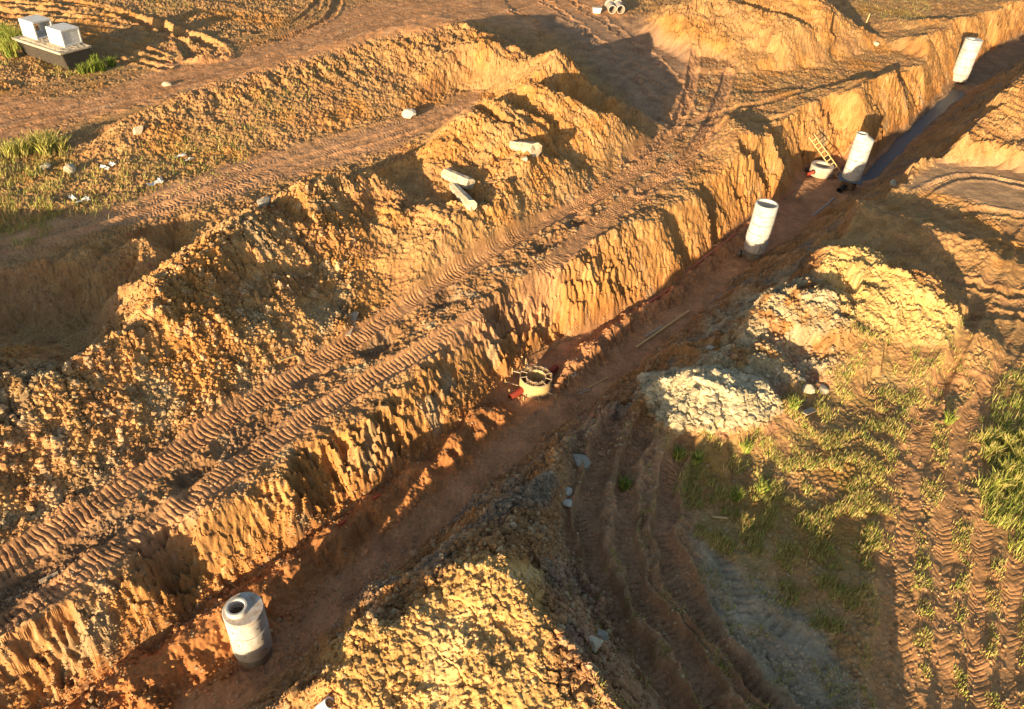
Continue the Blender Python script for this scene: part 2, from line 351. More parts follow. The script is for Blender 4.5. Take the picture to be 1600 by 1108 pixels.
Z['dark_r'] = zone([(440, 1108), (560, 960), (650, 850), (760, 750), (870, 660), (960, 600), (1060, 520), (1110, 440), (1240, 370), (1300, 400), (1270, 450), (1110, 520), (1010, 600), (1000, 700), (880, 730), (870, 850), (960, 950), (960, 1060), (880, 1060), (840, 860), (720, 870), (600, 970), (500, 1050)], 14)
Z['mound2'] = zone([(690, 220), (740, 100), (890, 60), (1010, 150), (1010, 260), (880, 400), (700, 360)], 18)
Z['road1'] = zone([(-100, 155), (150, 150), (250, 105), (420, 70), (560, 5), (900, -30), (1110, 100), (1040, 210), (900, 60), (740, 30), (560, 70), (250, 155), (0, 228), (-100, 240)], 8)
Z['road2'] = zone([(-60, 385), (200, 315), (400, 240), (640, 185), (745, 140), (740, 170), (620, 230), (420, 290), (200, 350), (-60, 425)], 8)
Z['pad'] = zone([(1410, 290), (1470, 250), (1640, 255), (1640, 350), (1540, 322)], 6)
Z['redstrip'] = zone([(1020, 680), (1100, 560), (1330, 500), (1350, 560), (1230, 660), (1150, 700)], 14)
floor = ss(.35, -.15, df)
walll = in_wall * leftT * (1 - floor); wallr = in_wall * (1 - leftT) * (1 - floor)
flat = np.clip(np.maximum.reduce([roadm, Z['road1'], Z['road2'], Z['pad'], floor * (1 - berm)]), 0, 1)
# ---- clods and roughness (metres)
rough = 1 - flat
near = np.clip(1.6 - Y / 90, .6, 1.2)
f1, f2, cid = worley(X / .34 + .3 * n2, Y / .34 + .3 * n2, 5)
g1, g2, cid2 = worley(X / .16, Y / .16, 6)
k1, k2, cid3 = worley(X / .95 + .2 * n2, Y / .95 + .2 * n2, 7)
rub = np.clip(np.maximum.reduce([Z['spoil'] * ss(-.7, .3, fbm(X / 2.6, Y / 2.6, 3, 101) + .15), Z['white'] * .6, Z['grey1'] * .8, Z['yellow'] * .55, Z['dark_r'] * .6, Z['mesa'] * .10 * ss(0, .6, n1), Z['mound2'] * .2, berm * .15]), 0, 1.1) * rough
clod = (1 - ss(.1, .62, f1)) * (cid > .35) * (.4 + cid)
clod2 = (1 - ss(.1, .62, g1)) * (.3 + cid2)
boul = (1 - ss(.12, .5, k1)) * (cid3 > .72)
h = h + rub * ((.03 + .13 * ss(-.4, .6, noise(X / 1.4, Y / 1.4, 115))) * clod + .05 * clod2 + .13 * boul + .10 * fbm(X / .8, Y / .8, 3, 110))
# broken lumpy soil everywhere that is not driven on
v_ = fbm(X / 2.8, Y / 2.8, 2, 133); bil = np.abs(fbm(X / 1.5, Y / 1.5, 4, 120)); bil2 = np.abs(fbm(X / .45, Y / .45, 3, 130))
wr = walll
h = h + rough * (1 - .7 * rub) * (1 - .6 * np.maximum(Z['grass'], Z['grass_r'])) * (1 - .45 * walll) * (.10 * fbm(X / 1.3, Y / 1.3, 4, 120) + .09 * (bil2 - .3) + .05 * fbm(X / .28, Y / .28, 3, 131) + .035 * clod * ss(.1, .6, v_) * (1 - Z['mesa']))
# slumps running down the heaps towards the bench
run = noise((X * .788 + Y * -.616) / 2.4, (X * .616 + Y * .788) / .8, 140) + .6 * noise((X * .788 - Y * .616) / 1.3, (X * .616 + Y * .788) / .38, 141)
heapz = ss(.1, 1.2, h) * rough
ru = (X * .788 + Y * -.616); rv = (X * .616 + Y * .788)
h1_, h2_, hid = worley(rv / .75 + .4 * n1, ru / 1.5 + .3 * n2, 142); _, _, hid2 = worley(rv / .3, ru / .55, 143)
h = h + heapz * (1 - .6 * Z['mesa']) * (.10 * run + .22 * (hid - .5) + .10 * (hid2 - .5) - .12 * ss(.12, 0, h2_ - h1_))
h = h + rough * .05 * clod2 * ss(-.2, .4, n1) * (1 - .75 * Z['mesa']) + (.004 + .014 * rough) * fbm(X / .13, Y / .13, 2, 150) + (flat * .018 + .05 * floor) * fbm(X / .7, Y / .7, 3, 151)
# ruts scraped on the floor of the trench
# cracks in dried mud
cr = ss(.05, .0, k2 - k1)
mud = ss(.0, .5, fbm(X / 6, Y / 6, 2, 155)) * (1 - rub) * rough * ss(2.0, 1.0, h)
h = h - .04 * cr * mud
print('detail done')
def ground_z(x, y):
    """height of the finished ground under a world point"""
    px, py = proj(x, y, 0.0)
    i = int(np.clip(np.searchsorted(ax, px), 1, len(ax) - 1)); j = int(np.clip(np.searchsorted(ay, py), 1, len(ay) - 1))
    return float(h[j - 1:j + 1, i - 1:i + 1].mean())
def on_ground(px, py, guess=ZB):
    """world point of the ground seen at a pixel (marching down the ray)"""
    z = 6.0
    p = at(px, py, z)
    while z > -5:
        p = at(px, py, z)
        if ground_z(p[0], p[1]) >= z: return p
        z -= .03
    return p
# ------------------------------------------------------------------ soil colours (linear albedo, plus one painted mound shadow)
def c3(r, g, b): return np.array([r, g, b])
TAN = c3(.43, .245, .10); RED = c3(.40, .165, .055); BROWN = c3(.29, .145, .062); GREY = c3(.29, .24, .15); PALE = c3(.52, .40, .22)
ROAD = c3(.55, .27, .12); ORANGE = c3(.46, .215, .06); GREEN = c3(.16, .15, .045); DKGREY = c3(.17, .145, .11); STRAW = c3(.40, .29, .12)
col = np.empty(X.shape + (3,)); col[:] = TAN
def mix(mask, c, k=1.0):
    global col
    m_ = np.clip(mask * k, 0, 1)[..., None]; col = col * (1 - m_) + c * m_
v1 = fbm(X / 5, Y / 5, 4, 200); v2 = fbm(X / 1.1, Y / 1.1, 4, 210); v3 = fbm(X / 2.2 + 9, Y / 2.2, 4, 220)
mix(ss(.0, .7, v1), ORANGE, .8); mix(ss(-.1, .6, v3), BROWN, .65); mix(ss(.3, .8, -v1) * ss(-.2, .5, v2), c3(.36, .19, .09), .7)
mix(Z['mound2'] * ss(-.3, .5, v3), ORANGE, .7)
mix(Z['spoil'] * ss(.2, .8, -v3 + .5 * v2), GREY, .5); mix(Z['spoil'] * ss(.5, 1.0, v2), PALE, .25)
mix(walll, ORANGE, .55); mix(walll * ss(.4, 1.4, dd) * ss(.0, .7, v2 + gul * .6), TAN, .8); mix(walll * ss(.9, .2, dd) * (berm < .5), RED, .5)
mix(walll * ss(.25, .7, v3) * ss(1.6, .8, dd), GREY, .7)
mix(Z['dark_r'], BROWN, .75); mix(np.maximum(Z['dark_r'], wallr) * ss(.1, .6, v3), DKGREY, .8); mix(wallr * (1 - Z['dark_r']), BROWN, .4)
mix(Z['redstrip'] * ss(-.3, .3, v3), c3(.40, .20, .12), .7)
mix(Z['grey1'] * ss(-.5, .2, v2), c3(.35, .29, .18), .8); mix(Z["white"], c3(.43, .36, .23), .95); mix(Z['yellow'], c3(.54, .36, .14), .9)
mix(Z['mesa'], c3(.50, .30, .11), .85); mix(Z['mesa'] * ss(.2, .6, v3), c3(.54, .38, .18), .6)
G = np.maximum.reduce([Z['grass'], Z['grass_r'], Z['grass_tl'] * .9])
mix(G * ss(-.3, .5, v2 + v1 * .6), GREEN, .45); mix(G * ss(.2, .8, v3), STRAW, .5)
rr = zone([(900, 620), (1080, 690), (1080, 850), (1400, 1108), (1000, 1300), (860, 900)], 20)
mix(rr * (1 - Z['white']), c3(.36, .20, .115), .7)
rs = zone([(1400, 560), (1560, 560), (1700, 900), (1700, 1300), (1380, 1300), (1360, 900)], 30)
mix(rs * (1 - Z['grass_r']), c3(.45, .235, .105), .7); mix(rs * ss(.1, .6, v2) * (1 - rutd), c3(.26, .20, .07), .6)
lowmud = zone([(1080, 830), (1180, 900), (1290, 990), (1350, 1108), (1230, 1108), (1110, 960)], 12)
mix(lowmud, c3(.34, .28, .19), .8)
mix(Z['road1'], ROAD, .9); rdq = polyline(CX + .3 * wx, CY, P(resample(ROAD1), ZB)); rlat = upsample(rdq[1]); rs_ = upsample(rdq[2])
mix(Z['road1'] * ss(-.1, .5, fbm(rs_ / 9, rlat / .45, 4, 230)), c3(.33, .17, .085), .6); mix(Z['road1'] * ss(.2, .7, fbm(rs_ / 6, rlat / .3, 3, 231)), c3(.52, .34, .20), .6)
mix(zone([(830, 20), (1000, 30), (1090, 90), (1020, 200), (900, 90)], 12), c3(.26, .18, .12), .6)  # cast shadow of the mound painted as darker flat ground
mix(Z['road2'], c3(.52, .28, .14), .9); mix(Z['pad'], c3(.42, .26, .14), .9)
bench = ss(2.6, 1.6, upsample(polyline(CX, CY, P(resample(MID)))[0]))
mix(bench * (1 - roadm), c3(.36, .19, .085), .7); mix(bench * ss(.25, .6, v2) * (1 - roadm), GREY, .6)
for px_, py_, r_ in PITS:
    c = at(px_, py_, bz(px_)); mix(np.exp(-pitd(X + .3 * n1 - c[0], Y + .3 * n2 - c[1], r_ * 1.1) ** 4), c3(.21, .12, .065), .8)
mix(roadm * bench, c3(.44, .235, .115), .9)
mix(floor, c3(.42, .215, .105), 1.0); mix(floor * ss(.1, .7, v1), c3(.38, .19, .10), .6)
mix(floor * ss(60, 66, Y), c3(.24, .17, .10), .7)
mix(berm, RED, .85); mix(berm2, c3(.42, .21, .10), .8)
# individual clods differ in tone
tone = 1 + rub * .35 * (cid - .5) + rub * .3 * (cid2 - .5) + .24 * v2 + .16 * v3 + .12 * noise(X / .3, Y / .3, 240)
stone = rub * (cid > .86) * (f1 < .4) + rough * (cid2 > .955) * (g1 < .4) * .8
col = col * tone[..., None]; mix(stone, c3(.50, .40, .26), .4)
col = np.clip(col, .015, .85)
# ------------------------------------------------------------------ write the ground mesh
def grid_mesh(name, X, Y, Zc, colr):
    ny, nx = X.shape; me = bpy.data.meshes.new(name)
    co = np.stack([X, Y, Zc], -1).astype(np.float32).reshape(-1)
    idx = np.arange(nx * ny, dtype=np.int32).reshape(ny, nx)
    q = np.stack([idx[1:, :-1], idx[1:, 1:], idx[:-1, 1:], idx[:-1, :-1]], -1).reshape(-1)
    nf = len(q) // 4
    me.vertices.add(nx * ny); me.vertices.foreach_set('co', co)
    me.loops.add(nf * 4); me.loops.foreach_set('vertex_index', q)
    me.polygons.add(nf); me.polygons.foreach_set('loop_start', np.arange(0, nf * 4, 4, dtype=np.int32))
    me.polygons.foreach_set('use_smooth', np.zeros(nf, bool))
    me.update(calc_edges=True)
    at_ = me.color_attributes.new('soil', 'FLOAT_COLOR', 'POINT')
    cc = np.ones((nx * ny, 4), np.float32); cc[:, :3] = colr.reshape(-1, 3); at_.data.foreach_set('color', cc.reshape(-1))
    return me
def new_mat(name):
    m_ = bpy.data.materials.new(name); m_.use_nodes = True; nt = m_.node_tree; return m_, nt.nodes, nt.links, nt.nodes['Principled BSDF']
def soil_mat(name='soil', attr='soil', bumpd=.03):
    m_, N, L, B = new_mat(name)
    a = N.new('ShaderNodeVertexColor'); a.layer_name = attr
    tc = N.new('ShaderNodeTexCoord')
    n_ = N.new('ShaderNodeTexNoise'); n_.inputs['Scale'].default_value = 9; n_.inputs['Detail'].default_value = 6; n_.inputs['Roughness'].default_value = .7
    L.new(tc.outputs['Object'], n_.inputs['Vector'])
    r = N.new('ShaderNodeMapRange'); r.inputs[1].default_value = .3; r.inputs[2].default_value = .7; r.inputs[3].default_value = .72; r.inputs[4].default_value = 1.28
    L.new(n_.outputs[0], r.inputs[0])
    mx = N.new('ShaderNodeVectorMath'); mx.operation = 'SCALE'; L.new(a.outputs[0], mx.inputs[0]); L.new(r.outputs[0], mx.inputs['Scale'])
    L.new(mx.outputs[0], B.inputs['Base Color'])
    b = N.new('ShaderNodeBump'); b.inputs['Strength'].default_value = .6; b.inputs['Distance'].default_value = bumpd; L.new(n_.outputs[0], b.inputs['Height'])
    L.new(b.outputs[0], B.inputs['Normal']); B.inputs['Roughness'].default_value = .95; B.inputs['Specular IOR Level'].default_value = .12
    return m_
SOIL = soil_mat()
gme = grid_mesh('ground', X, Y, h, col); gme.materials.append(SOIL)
ground = bpy.data.objects.new('ground', gme); COL.objects.link(ground); ground['kind'] = 'structure'
print('ground', len(gme.vertices))
#OBJECTS

# ------------------------------------------------------------------ object helpers
RNG = random.Random(7); NR = np.random.RandomState(11)
def V3(p): return Vector((float(p[0]), float(p[1]), float(p[2])))
def mat(name, c1, c2, scale=6, rough=.85, bumpd=.01, c3_=None, spec=.2, metal=0, stretch=None):
    m_, N, L, B = new_mat(name)
    tc = N.new('ShaderNodeTexCoord'); n_ = N.new('ShaderNodeTexNoise'); n_.inputs['Scale'].default_value = scale; n_.inputs['Detail'].default_value = 8; n_.inputs['Roughness'].default_value = .65
    src = tc.outputs['Object']
    if stretch:
        mp = N.new('ShaderNodeMapping'); mp.inputs['Scale'].default_value = stretch; L.new(src, mp.inputs[0]); src = mp.outputs[0]
    L.new(src, n_.inputs['Vector'])
    cr_ = N.new('ShaderNodeValToRGB'); e = cr_.color_ramp.elements
    e[0].position = .34; e[0].color = (*c1, 1); e[1].position = .66; e[1].color = (*c2, 1)
    if c3_: q = e.new(.5); q.color = (*c3_, 1)
    L.new(n_.outputs[0], cr_.inputs[0]); L.new(cr_.outputs[0], B.inputs['Base Color'])
    b = N.new('ShaderNodeBump'); b.inputs['Strength'].default_value = .5; b.inputs['Distance'].default_value = bumpd
    L.new(n_.outputs[0], b.inputs['Height']); L.new(b.outputs[0], B.inputs['Normal'])
    B.inputs['Roughness'].default_value = rough; B.inputs['Specular IOR Level'].default_value = spec; B.inputs['Metallic'].default_value = metal
    return m_
M = dict(
 conc=mat('concrete', (.40, .37, .32), (.60, .58, .53), 3.0, c3_=(.56, .53, .48), stretch=(1, 1, .45)),
 conc_in=mat('concrete_inner', (.30, .30, .28), (.48, .47, .44), 4),
 dirty=mat('dirty_concrete', (.38, .27, .18), (.62, .57, .50), 5, c3_=(.52, .44, .36)),
 wetconc=mat('damp_concrete', (.15, .16, .14), (.27, .28, .24), 5),
 pale=mat('weathered_concrete', (.34, .24, .14), (.56, .49, .37), 6, c3_=(.50, .42, .31)),
 slab=mat('blue_grey_slab', (.09, .12, .15), (.16, .20, .24), 6),
 timber=mat('timber', (.50, .33, .14), (.66, .47, .22), 14, stretch=(4, 4, .6)),
 oldwood=mat('grey_timber', (.30, .22, .15), (.48, .38, .28), 12, stretch=(1, 1, 1)),
 red=mat('red_plastic', (.30, .04, .025), (.42, .085, .05), 5, rough=.6),
 pink=mat('dusty_red_plastic', (.50, .12, .08), (.46, .20, .12), 7, rough=.7),
 dark=mat('dark_steel', (.045, .04, .035), (.09, .075, .06), 7, rough=.6),
 rust=mat('rusted_steel', (.10, .06, .035), (.20, .13, .08), 7, rough=.8),
 white=mat('white_plastic', (.70, .69, .66), (.82, .81, .78), 5, rough=.5),
 maroon=mat('maroon_plastic', (.10, .015, .02), (.16, .03, .03), 5, rough=.5),
 black=mat('black_rubber', (.02, .02, .02), (.05, .045, .04), 8, rough=.6),
 box=mat('culvert_concrete', (.55, .54, .52), (.74, .73, .70), 5))
def splash(m_, z0, z1, c):
    nt = m_.node_tree; N = nt.nodes; L = nt.links; B = N['Principled BSDF']; lk = B.inputs['Base Color'].links[0]; src = lk.from_socket
    tc = N.new('ShaderNodeTexCoord'); sp = N.new('ShaderNodeSeparateXYZ'); L.new(tc.outputs['Object'], sp.inputs[0])
    n_ = N.new('ShaderNodeTexNoise'); n_.inputs['Scale'].default_value = 2.2; n_.inputs['Detail'].default_value = 7; n_.inputs['Roughness'].default_value = .7; L.new(tc.outputs['Object'], n_.inputs['Vector'])
    a = N.new('ShaderNodeMath'); a.operation = 'MULTIPLY_ADD'; a.inputs[1].default_value = 2.6; L.new(n_.outputs[0], a.inputs[0]); L.new(sp.outputs[2], a.inputs[2])
    r = N.new('ShaderNodeMapRange'); r.inputs[1].default_value = z0 + 1.3; r.inputs[2].default_value = z1 + 1.3; r.inputs[3].default_value = .75; r.inputs[4].default_value = 0; L.new(a.outputs[0], r.inputs[0])
    mx = N.new('ShaderNodeMix'); mx.data_type = 'RGBA'; L.new(r.outputs[0], mx.inputs[0]); L.new(src, mx.inputs[6]); mx.inputs[7].default_value = (*c, 1); L.new(mx.outputs[2], B.inputs['Base Color'])
splash(M['conc'], .2, 1.7, (.36, .26, .17)); splash(M['wetconc'], .1, .7, (.22, .12, .06))
def new_obj(name, bm, material, parent=None, smooth=False, loc=None):
    me = bpy.data.meshes.new(name); bmesh.ops.recalc_face_normals(bm, faces=bm.faces[:]); bm.to_mesh(me); bm.free()
    mats = material if isinstance(material, (list, tuple)) else [material]
    for q in mats: me.materials.append(q)
    if smooth:
        me.polygons.foreach_set('use_smooth', [True] * len(me.polygons)); me.set_sharp_from_angle(angle=math.radians(35))
    o = bpy.data.objects.new(name, me); COL.objects.link(o)
    if parent: o.parent = parent
    if loc is not None: o.location = loc
    return o
def tag(o, label, cat, group=None):
    o['label'] = label; o['category'] = cat
    if group: o['group'] = group
    return o
def thing(name, label, cat, loc, rz=0, group=None):
    o = bpy.data.objects.new(name, None); COL.objects.link(o); o.empty_display_size = .2
    o.location = V3(loc); o.rotation_euler = (0, 0, rz); return tag(o, label, cat, group)
def lathe(bm, prof, seg=48, c=(0, 0), closed=True):
    """revolve a list of (r, z); closed joins last to first (a ring with a hole)"""
    rings = []
    for r, z in prof:
        rings.append([bm.verts.new((c[0] + r * math.cos(2 * math.pi * k / seg), c[1] + r * math.sin(2 * math.pi * k / seg), z)) for k in range(seg)])
    n = len(prof)
    for i in range(n if closed else n - 1):
        a, b = rings[i], rings[(i + 1) % n]
        for k in range(seg): bm.faces.new((a[k], a[(k + 1) % seg], b[(k + 1) % seg], b[k]))
    if not closed:
        bm.faces.new(rings[0][::-1]); bm.faces.new(rings[-1])
    return bm
def box(bm, sx, sy, sz, loc=(0, 0, 0), rot=None, bev=0.0, jit=0.0):
    r = bmesh.ops.create_cube(bm, size=1.0); vs = r['verts']
    for v in vs: v.co = Vector((v.co.x * sx, v.co.y * sy, v.co.z * sz)) + Vector([RNG.uniform(-jit, jit) for _ in range(3)])
    if bev:
        es = list({e for v in vs for e in v.link_edges}); rb = bmesh.ops.bevel(bm, geom=es, offset=bev, segments=1, affect='EDGES'); vs = list({v for f in rb['faces'] for v in f.verts} | {v for v in vs if v.is_valid})
    for v in vs:
        c = v.co.copy()
        if rot: c = rot @ c
        v.co = c + Vector(loc)
    return bm
def bar(bm, a, b, w, t=None, jit=0, bev=0):
    """square bar from a to b"""
    a = V3(a); b = V3(b); d = b - a; q = d.to_track_quat('Z', 'Y').to_matrix()
    return box(bm, w, t or w, d.length, (a + b) / 2, q, bev, jit)
def tube(bm, pts, r, seg=12, hollow=0.0, r2=None):
    """round bar or hollow pipe through points"""
    pts = [V3(p) for p in pts]; rings = []; inner = []
    for i, p in enumerate(pts):
        d = (pts[min(i + 1, len(pts) - 1)] - pts[max(i - 1, 0)]); q = d.to_track_quat('Z', 'Y').to_matrix()
        rr_ = r if r2 is None else r + (r2 - r) * i / (len(pts) - 1)
        for lst, rad in ((rings, rr_), (inner, rr_ - hollow)):
            lst.append([bm.verts.new(p + q @ Vector((rad * math.cos(2 * math.pi * k / seg), rad * math.sin(2 * math.pi * k / seg), 0))) for k in range(seg)] if (lst is rings or hollow) else None)
    for A, B in zip(rings[:-1], rings[1:]):
        for k in range(seg): bm.faces.new((A[k], A[(k + 1) % seg], B[(k + 1) % seg], B[k]))
    if hollow:
        for A, B in zip(inner[:-1], inner[1:]):
            for k in range(seg): bm.faces.new((A[k], B[k], B[(k + 1) % seg], A[(k + 1) % seg]))
        for A, B in ((rings[0], inner[0]), (rings[-1], inner[-1])):
            for k in range(seg): bm.faces.new((A[k], A[(k + 1) % seg], B[(k + 1) % seg], B[k]))
    else:
        bm.faces.new(rings[0][::-1]); bm.faces.new(rings[-1])
    return bm
def ring_bm(r, t, hh, z0, tilt=0, seg=56):
    b = .03; prof = [(r - t, 0), (r - b, 0), (r, b), (r, hh - b), (r - b, hh), (r - t, hh)]
    bm = bmesh.new(); lathe(bm, prof, seg)
    for v in bm.verts: v.co.z += z0 + tilt * v.co.x
    return bm
def plate_with_hole(r, hh, z0, hx, hy, hr, seg=56):
    """round slab with an off-centre hole"""
    bm = bmesh.new(); b = .015
    def loop(cx, cy, rad, z): return [bm.verts.new((cx + rad * math.cos(2 * math.pi * k / seg), cy + rad * math.sin(2 * math.pi * k / seg), z)) for k in range(seg)]
    L_ = [loop(0, 0, r - b, z0), loop(0, 0, r, z0 + b), loop(0, 0, r, z0 + hh - b), loop(0, 0, r - b, z0 + hh), loop(hx, hy, hr, z0 + hh), loop(hx, hy, hr, z0)]
    for i in range(6):
        A, B = L_[i], L_[(i + 1) % 6]
        for k in range(seg): bm.faces.new((A[k], A[(k + 1) % seg], B[(k + 1) % seg], B[k]))
    return bm
def view_az(p): return math.atan2(p[0], p[1])

# ------------------------------------------------------------------ manhole shafts
def shaft(label, base, r, rings, z0, gap=.03):
    """stack of concrete rings on a base; returns thing and the height reached"""
    t = thing('manhole_shaft', label, 'manhole shaft', (base[0], base[1], base[2]), 0, 'concrete manhole shafts standing in the trench')
    z = z0
    for i, (hh, sh) in enumerate(rings):
        bm = ring_bm(r, .11, hh - gap, z); 
        for v in bm.verts: v.co.x += sh[0]; v.co.y += sh[1]
        ro = new_obj('shaft_ring', bm, M['conc'], t, True)
        for a in (view_az(base) + math.pi + .55 + .15 * i, view_az(base) + math.pi - .6 + .1 * i):
            bm = bmesh.new(); ca, sa = math.sin(a), math.cos(a); tube(bm, [(ca * (r - .03) + sh[0], sa * (r - .03) + sh[1], z + hh * .55), (ca * (r + .006) + sh[0], sa * (r + .006) + sh[1], z + hh * .55)], .03, 10); new_obj('hole_shade_disc', bm, M['dark'], ro)  # solid dark discs stand in for the shade inside the lifting holes
        z += hh
    return t, z
def left_of(p, d):  # offset to the camera's left / towards the camera
    a = view_az(p); return lambda l, n: (-math.cos(a) * l - math.sin(a) * n, math.sin(a) * l - math.cos(a) * n)
# A: nearest, off-centre neck on the cover slab
pA = at(398, 1020, ZF); pA[2] = ZF - .05; off = left_of(pA, 0)
tA, z = shaft('nearest concrete manhole shaft with a flat cover slab and a raised off-centre neck', pA, .60, [(.60, (0, 0)), (.62, (.01, 0)), (.62, (0, .01))], .45)
new_obj('shaft_base', ring_bm(.545, .1, .45, 0), M['wetconc'], tA, True)
hx, hy = off(.20, .0)
hx += .02; hy += .04
cv = new_obj('cover_slab', plate_with_hole(.605, .20, z, hx, hy, .25), M['dirty'], tA, True)
bm = bmesh.new(); lathe(bm, [(.235, z + .19), (.33, z + .19), (.33, z + .36), (.315, z + .38), (.255, z + .38), (.235, z + .36)], 48, (hx, hy)); new_obj('neck', bm, M['conc'], tA, True)
# B: open shaft, damp narrower base with a pipe stub
pB = at(1175, 402, ZF); pB[2] = ZF - .05; off = left_of(pB, 0)
tB, z = shaft('open-topped concrete manhole shaft on a narrow damp base in the middle of the trench', pB, .67, [(.66, (.02, 0)), (.60, (-.02, .01)), (.60, (0, 0)), (.60, (.012, 0)), (.62, (0, 0))], .62)
new_obj('shaft_base', ring_bm(.52, .12, .60, 0), M['wetconc'], tB, True)
bm = bmesh.new(); a = off(.45, .15); b = off(.85, .25); tube(bm, [(a[0], a[1], .28), (b[0], b[1], .22)], .16, 20, .03); new_obj('pipe_stub', bm, M['wetconc'], tB, True)
bm = bmesh.new(); a = off(.66, .2); b = off(.74, .22); tube(bm, [(a[0], a[1], .25), (b[0], b[1], .24)], .21, 20, .04); new_obj('pipe_collar', bm, M['black'], tB, True)
bm = bmesh.new(); a = off(-.30, .605); tube(bm, [(a[0], a[1], .70), (a[0] * 1.01, a[1] * 1.01, 1.22)], .035, 8); new_obj('crack_patch', bm, M['wetconc'], tB)
# C: beside the well ring, on a blue-grey slab over a small chamber
pC = at(1324, 294, ZF); pC[2] = ZF - .05; off = left_of(pC, 0)
tC, z = shaft('tall concrete manhole shaft on a blue-grey slab beside the ladder and the water', pC, .66, [(.74, (0, 0)), (.74, (.012, 0)), (.74, (0, .01)), (.60, (-.01, 0))], .86)
bm = bmesh.new(); lathe(bm, [(.40, 0), (.52, 0), (.50, .72), (.40, .72)], 40); new_obj('shaft_chamber', bm, M['rust'], tC, True)
bm = bmesh.new(); box(bm, 1.62, 1.30, .13, (0, 0, .79), Matrix.Rotation(-.35, 3, 'Z'), .02, .01); new_obj('base_slab', bm, M['slab'], tC)
bm = bmesh.new(); seg = 48; ox, oy = off(.24, .05)
lp = [[bm.verts.new((cx + rad * math.cos(2 * math.pi * k / seg), cy + rad * math.sin(2 * math.pi * k / seg), zz)) for k in range(seg)] for cx, cy, rad, zz in ((0, 0, .66, z), (0, 0, .66, z + .10), (ox, oy, .40, z + .36), (ox, oy, .40, z + .44), (ox, oy, .385, z + .455), (ox, oy, .28, z + .455), (ox, oy, .28, z + .3), (0, 0, .54, z))]
for i in range(8):
    A_, B_ = lp[i], lp[(i + 1) % 8]
    for k in range(seg): bm.faces.new((A_[k], A_[(k + 1) % seg], B_[(k + 1) % seg], B_[k]))
new_obj('cone_top', bm, M['conc'], tC, True)
# D: farthest
pD = at(1494, 131, ZF - .2); pD[2] = ZF - .25; off = left_of(pD, 0)
tD, z = shaft('farthest concrete manhole shaft where the water channel begins', pD, .82, [(.66, (0, 0)), (.78, (.02, 0)), (.78, (0, .02)), (.78, (0, 0)), (.78, (.01, 0))], .45)
new_obj('shaft_base', ring_bm(.62, .1, .44, 0), M['dark'], tD, True)
hx, hy = off(.2, .1); new_obj('cover_slab', plate_with_hole(.82, .16, z, hx, hy, .33), M['conc'], tD, True)
# ------------------------------------------------------------------ low well ring with a red pipe
pE = at(1281, 272, ZF); off = left_of(pE, 0)
tE = thing('well_ring', 'low wide concrete ring with a red pipe let into it, beside the ladder', 'concrete ring', pE)
bm = bmesh.new(); lathe(bm, [(.78, -.05), (.84, 0), (.84, .70), (.81, .74), (.56, .74), (.53, .70), (.53, -.05)], 56); new_obj('ring_wall', bm, M['conc'], tE, True)
bm = bmesh.new(); lathe(bm, [(.001, .12), (.53, .12), (.53, .06), (.001, .06)], 40); new_obj('ring_floor', bm, M['dark'], tE)
a = off(.38, .62); b = off(.80, 1.05); bm = bmesh.new(); tube(bm, [(a[0], a[1], .34), (b[0], b[1], .22)], .12, 18, .015); new_obj('red_pipe', bm, M['red'], tE, True)
bm = bmesh.new(); a2 = off(.42, .60); tube(bm, [(a2[0], a2[1], .34), (a2[0] * 1.18, a2[1] * 1.18, .32)], .19, 18); new_obj('opening_shade_disc', bm, M['black'], tE, True)  # solid black disc stands in for the shade around the let-in pipe
a = off(.85, .10); b = off(1.10, .14); bm = bmesh.new(); tube(bm, [(a[0], a[1], .18), (b[0], b[1], .16)], .16, 16, .02); new_obj('pipe_stub', bm, M['black'], tE, True)
# black pipe by shaft C
a = at(1311, 298, ZF + .15); b = at(1323, 290, ZF + .25); bm = bmesh.new(); tube(bm, [a, b], .20, 20, .03); tag(new_obj('black_pipe', bm, M['black'], None, True), 'short black pipe lying at the foot of the shaft on the blue-grey slab', 'pipe')
# ------------------------------------------------------------------ ladder
a = at(1313, 275, ZF + .05); b = at(1268, 212, -1.3)
tL = thing('ladder', 'wooden ladder leaning on the sunlit trench wall beside the well ring', 'ladder', a)
d = V3(b) - V3(a); side = d.cross(V3(a) - Vector((0, 0, HC))).normalized() * .20
for sgn in (-1, 1):
    bm = bmesh.new(); bar(bm, side * sgn, d + side * sgn, .045, .06); new_obj('rail', bm, M['timber'], tL)
nr = int(d.length / .36)
for k in range(1, nr):
    bm = bmesh.new(); c = d * (k / nr); bar(bm, c - side * 1.05, c + side * 1.05, .055, .055); new_obj('rung', bm, M['timber'], tL)
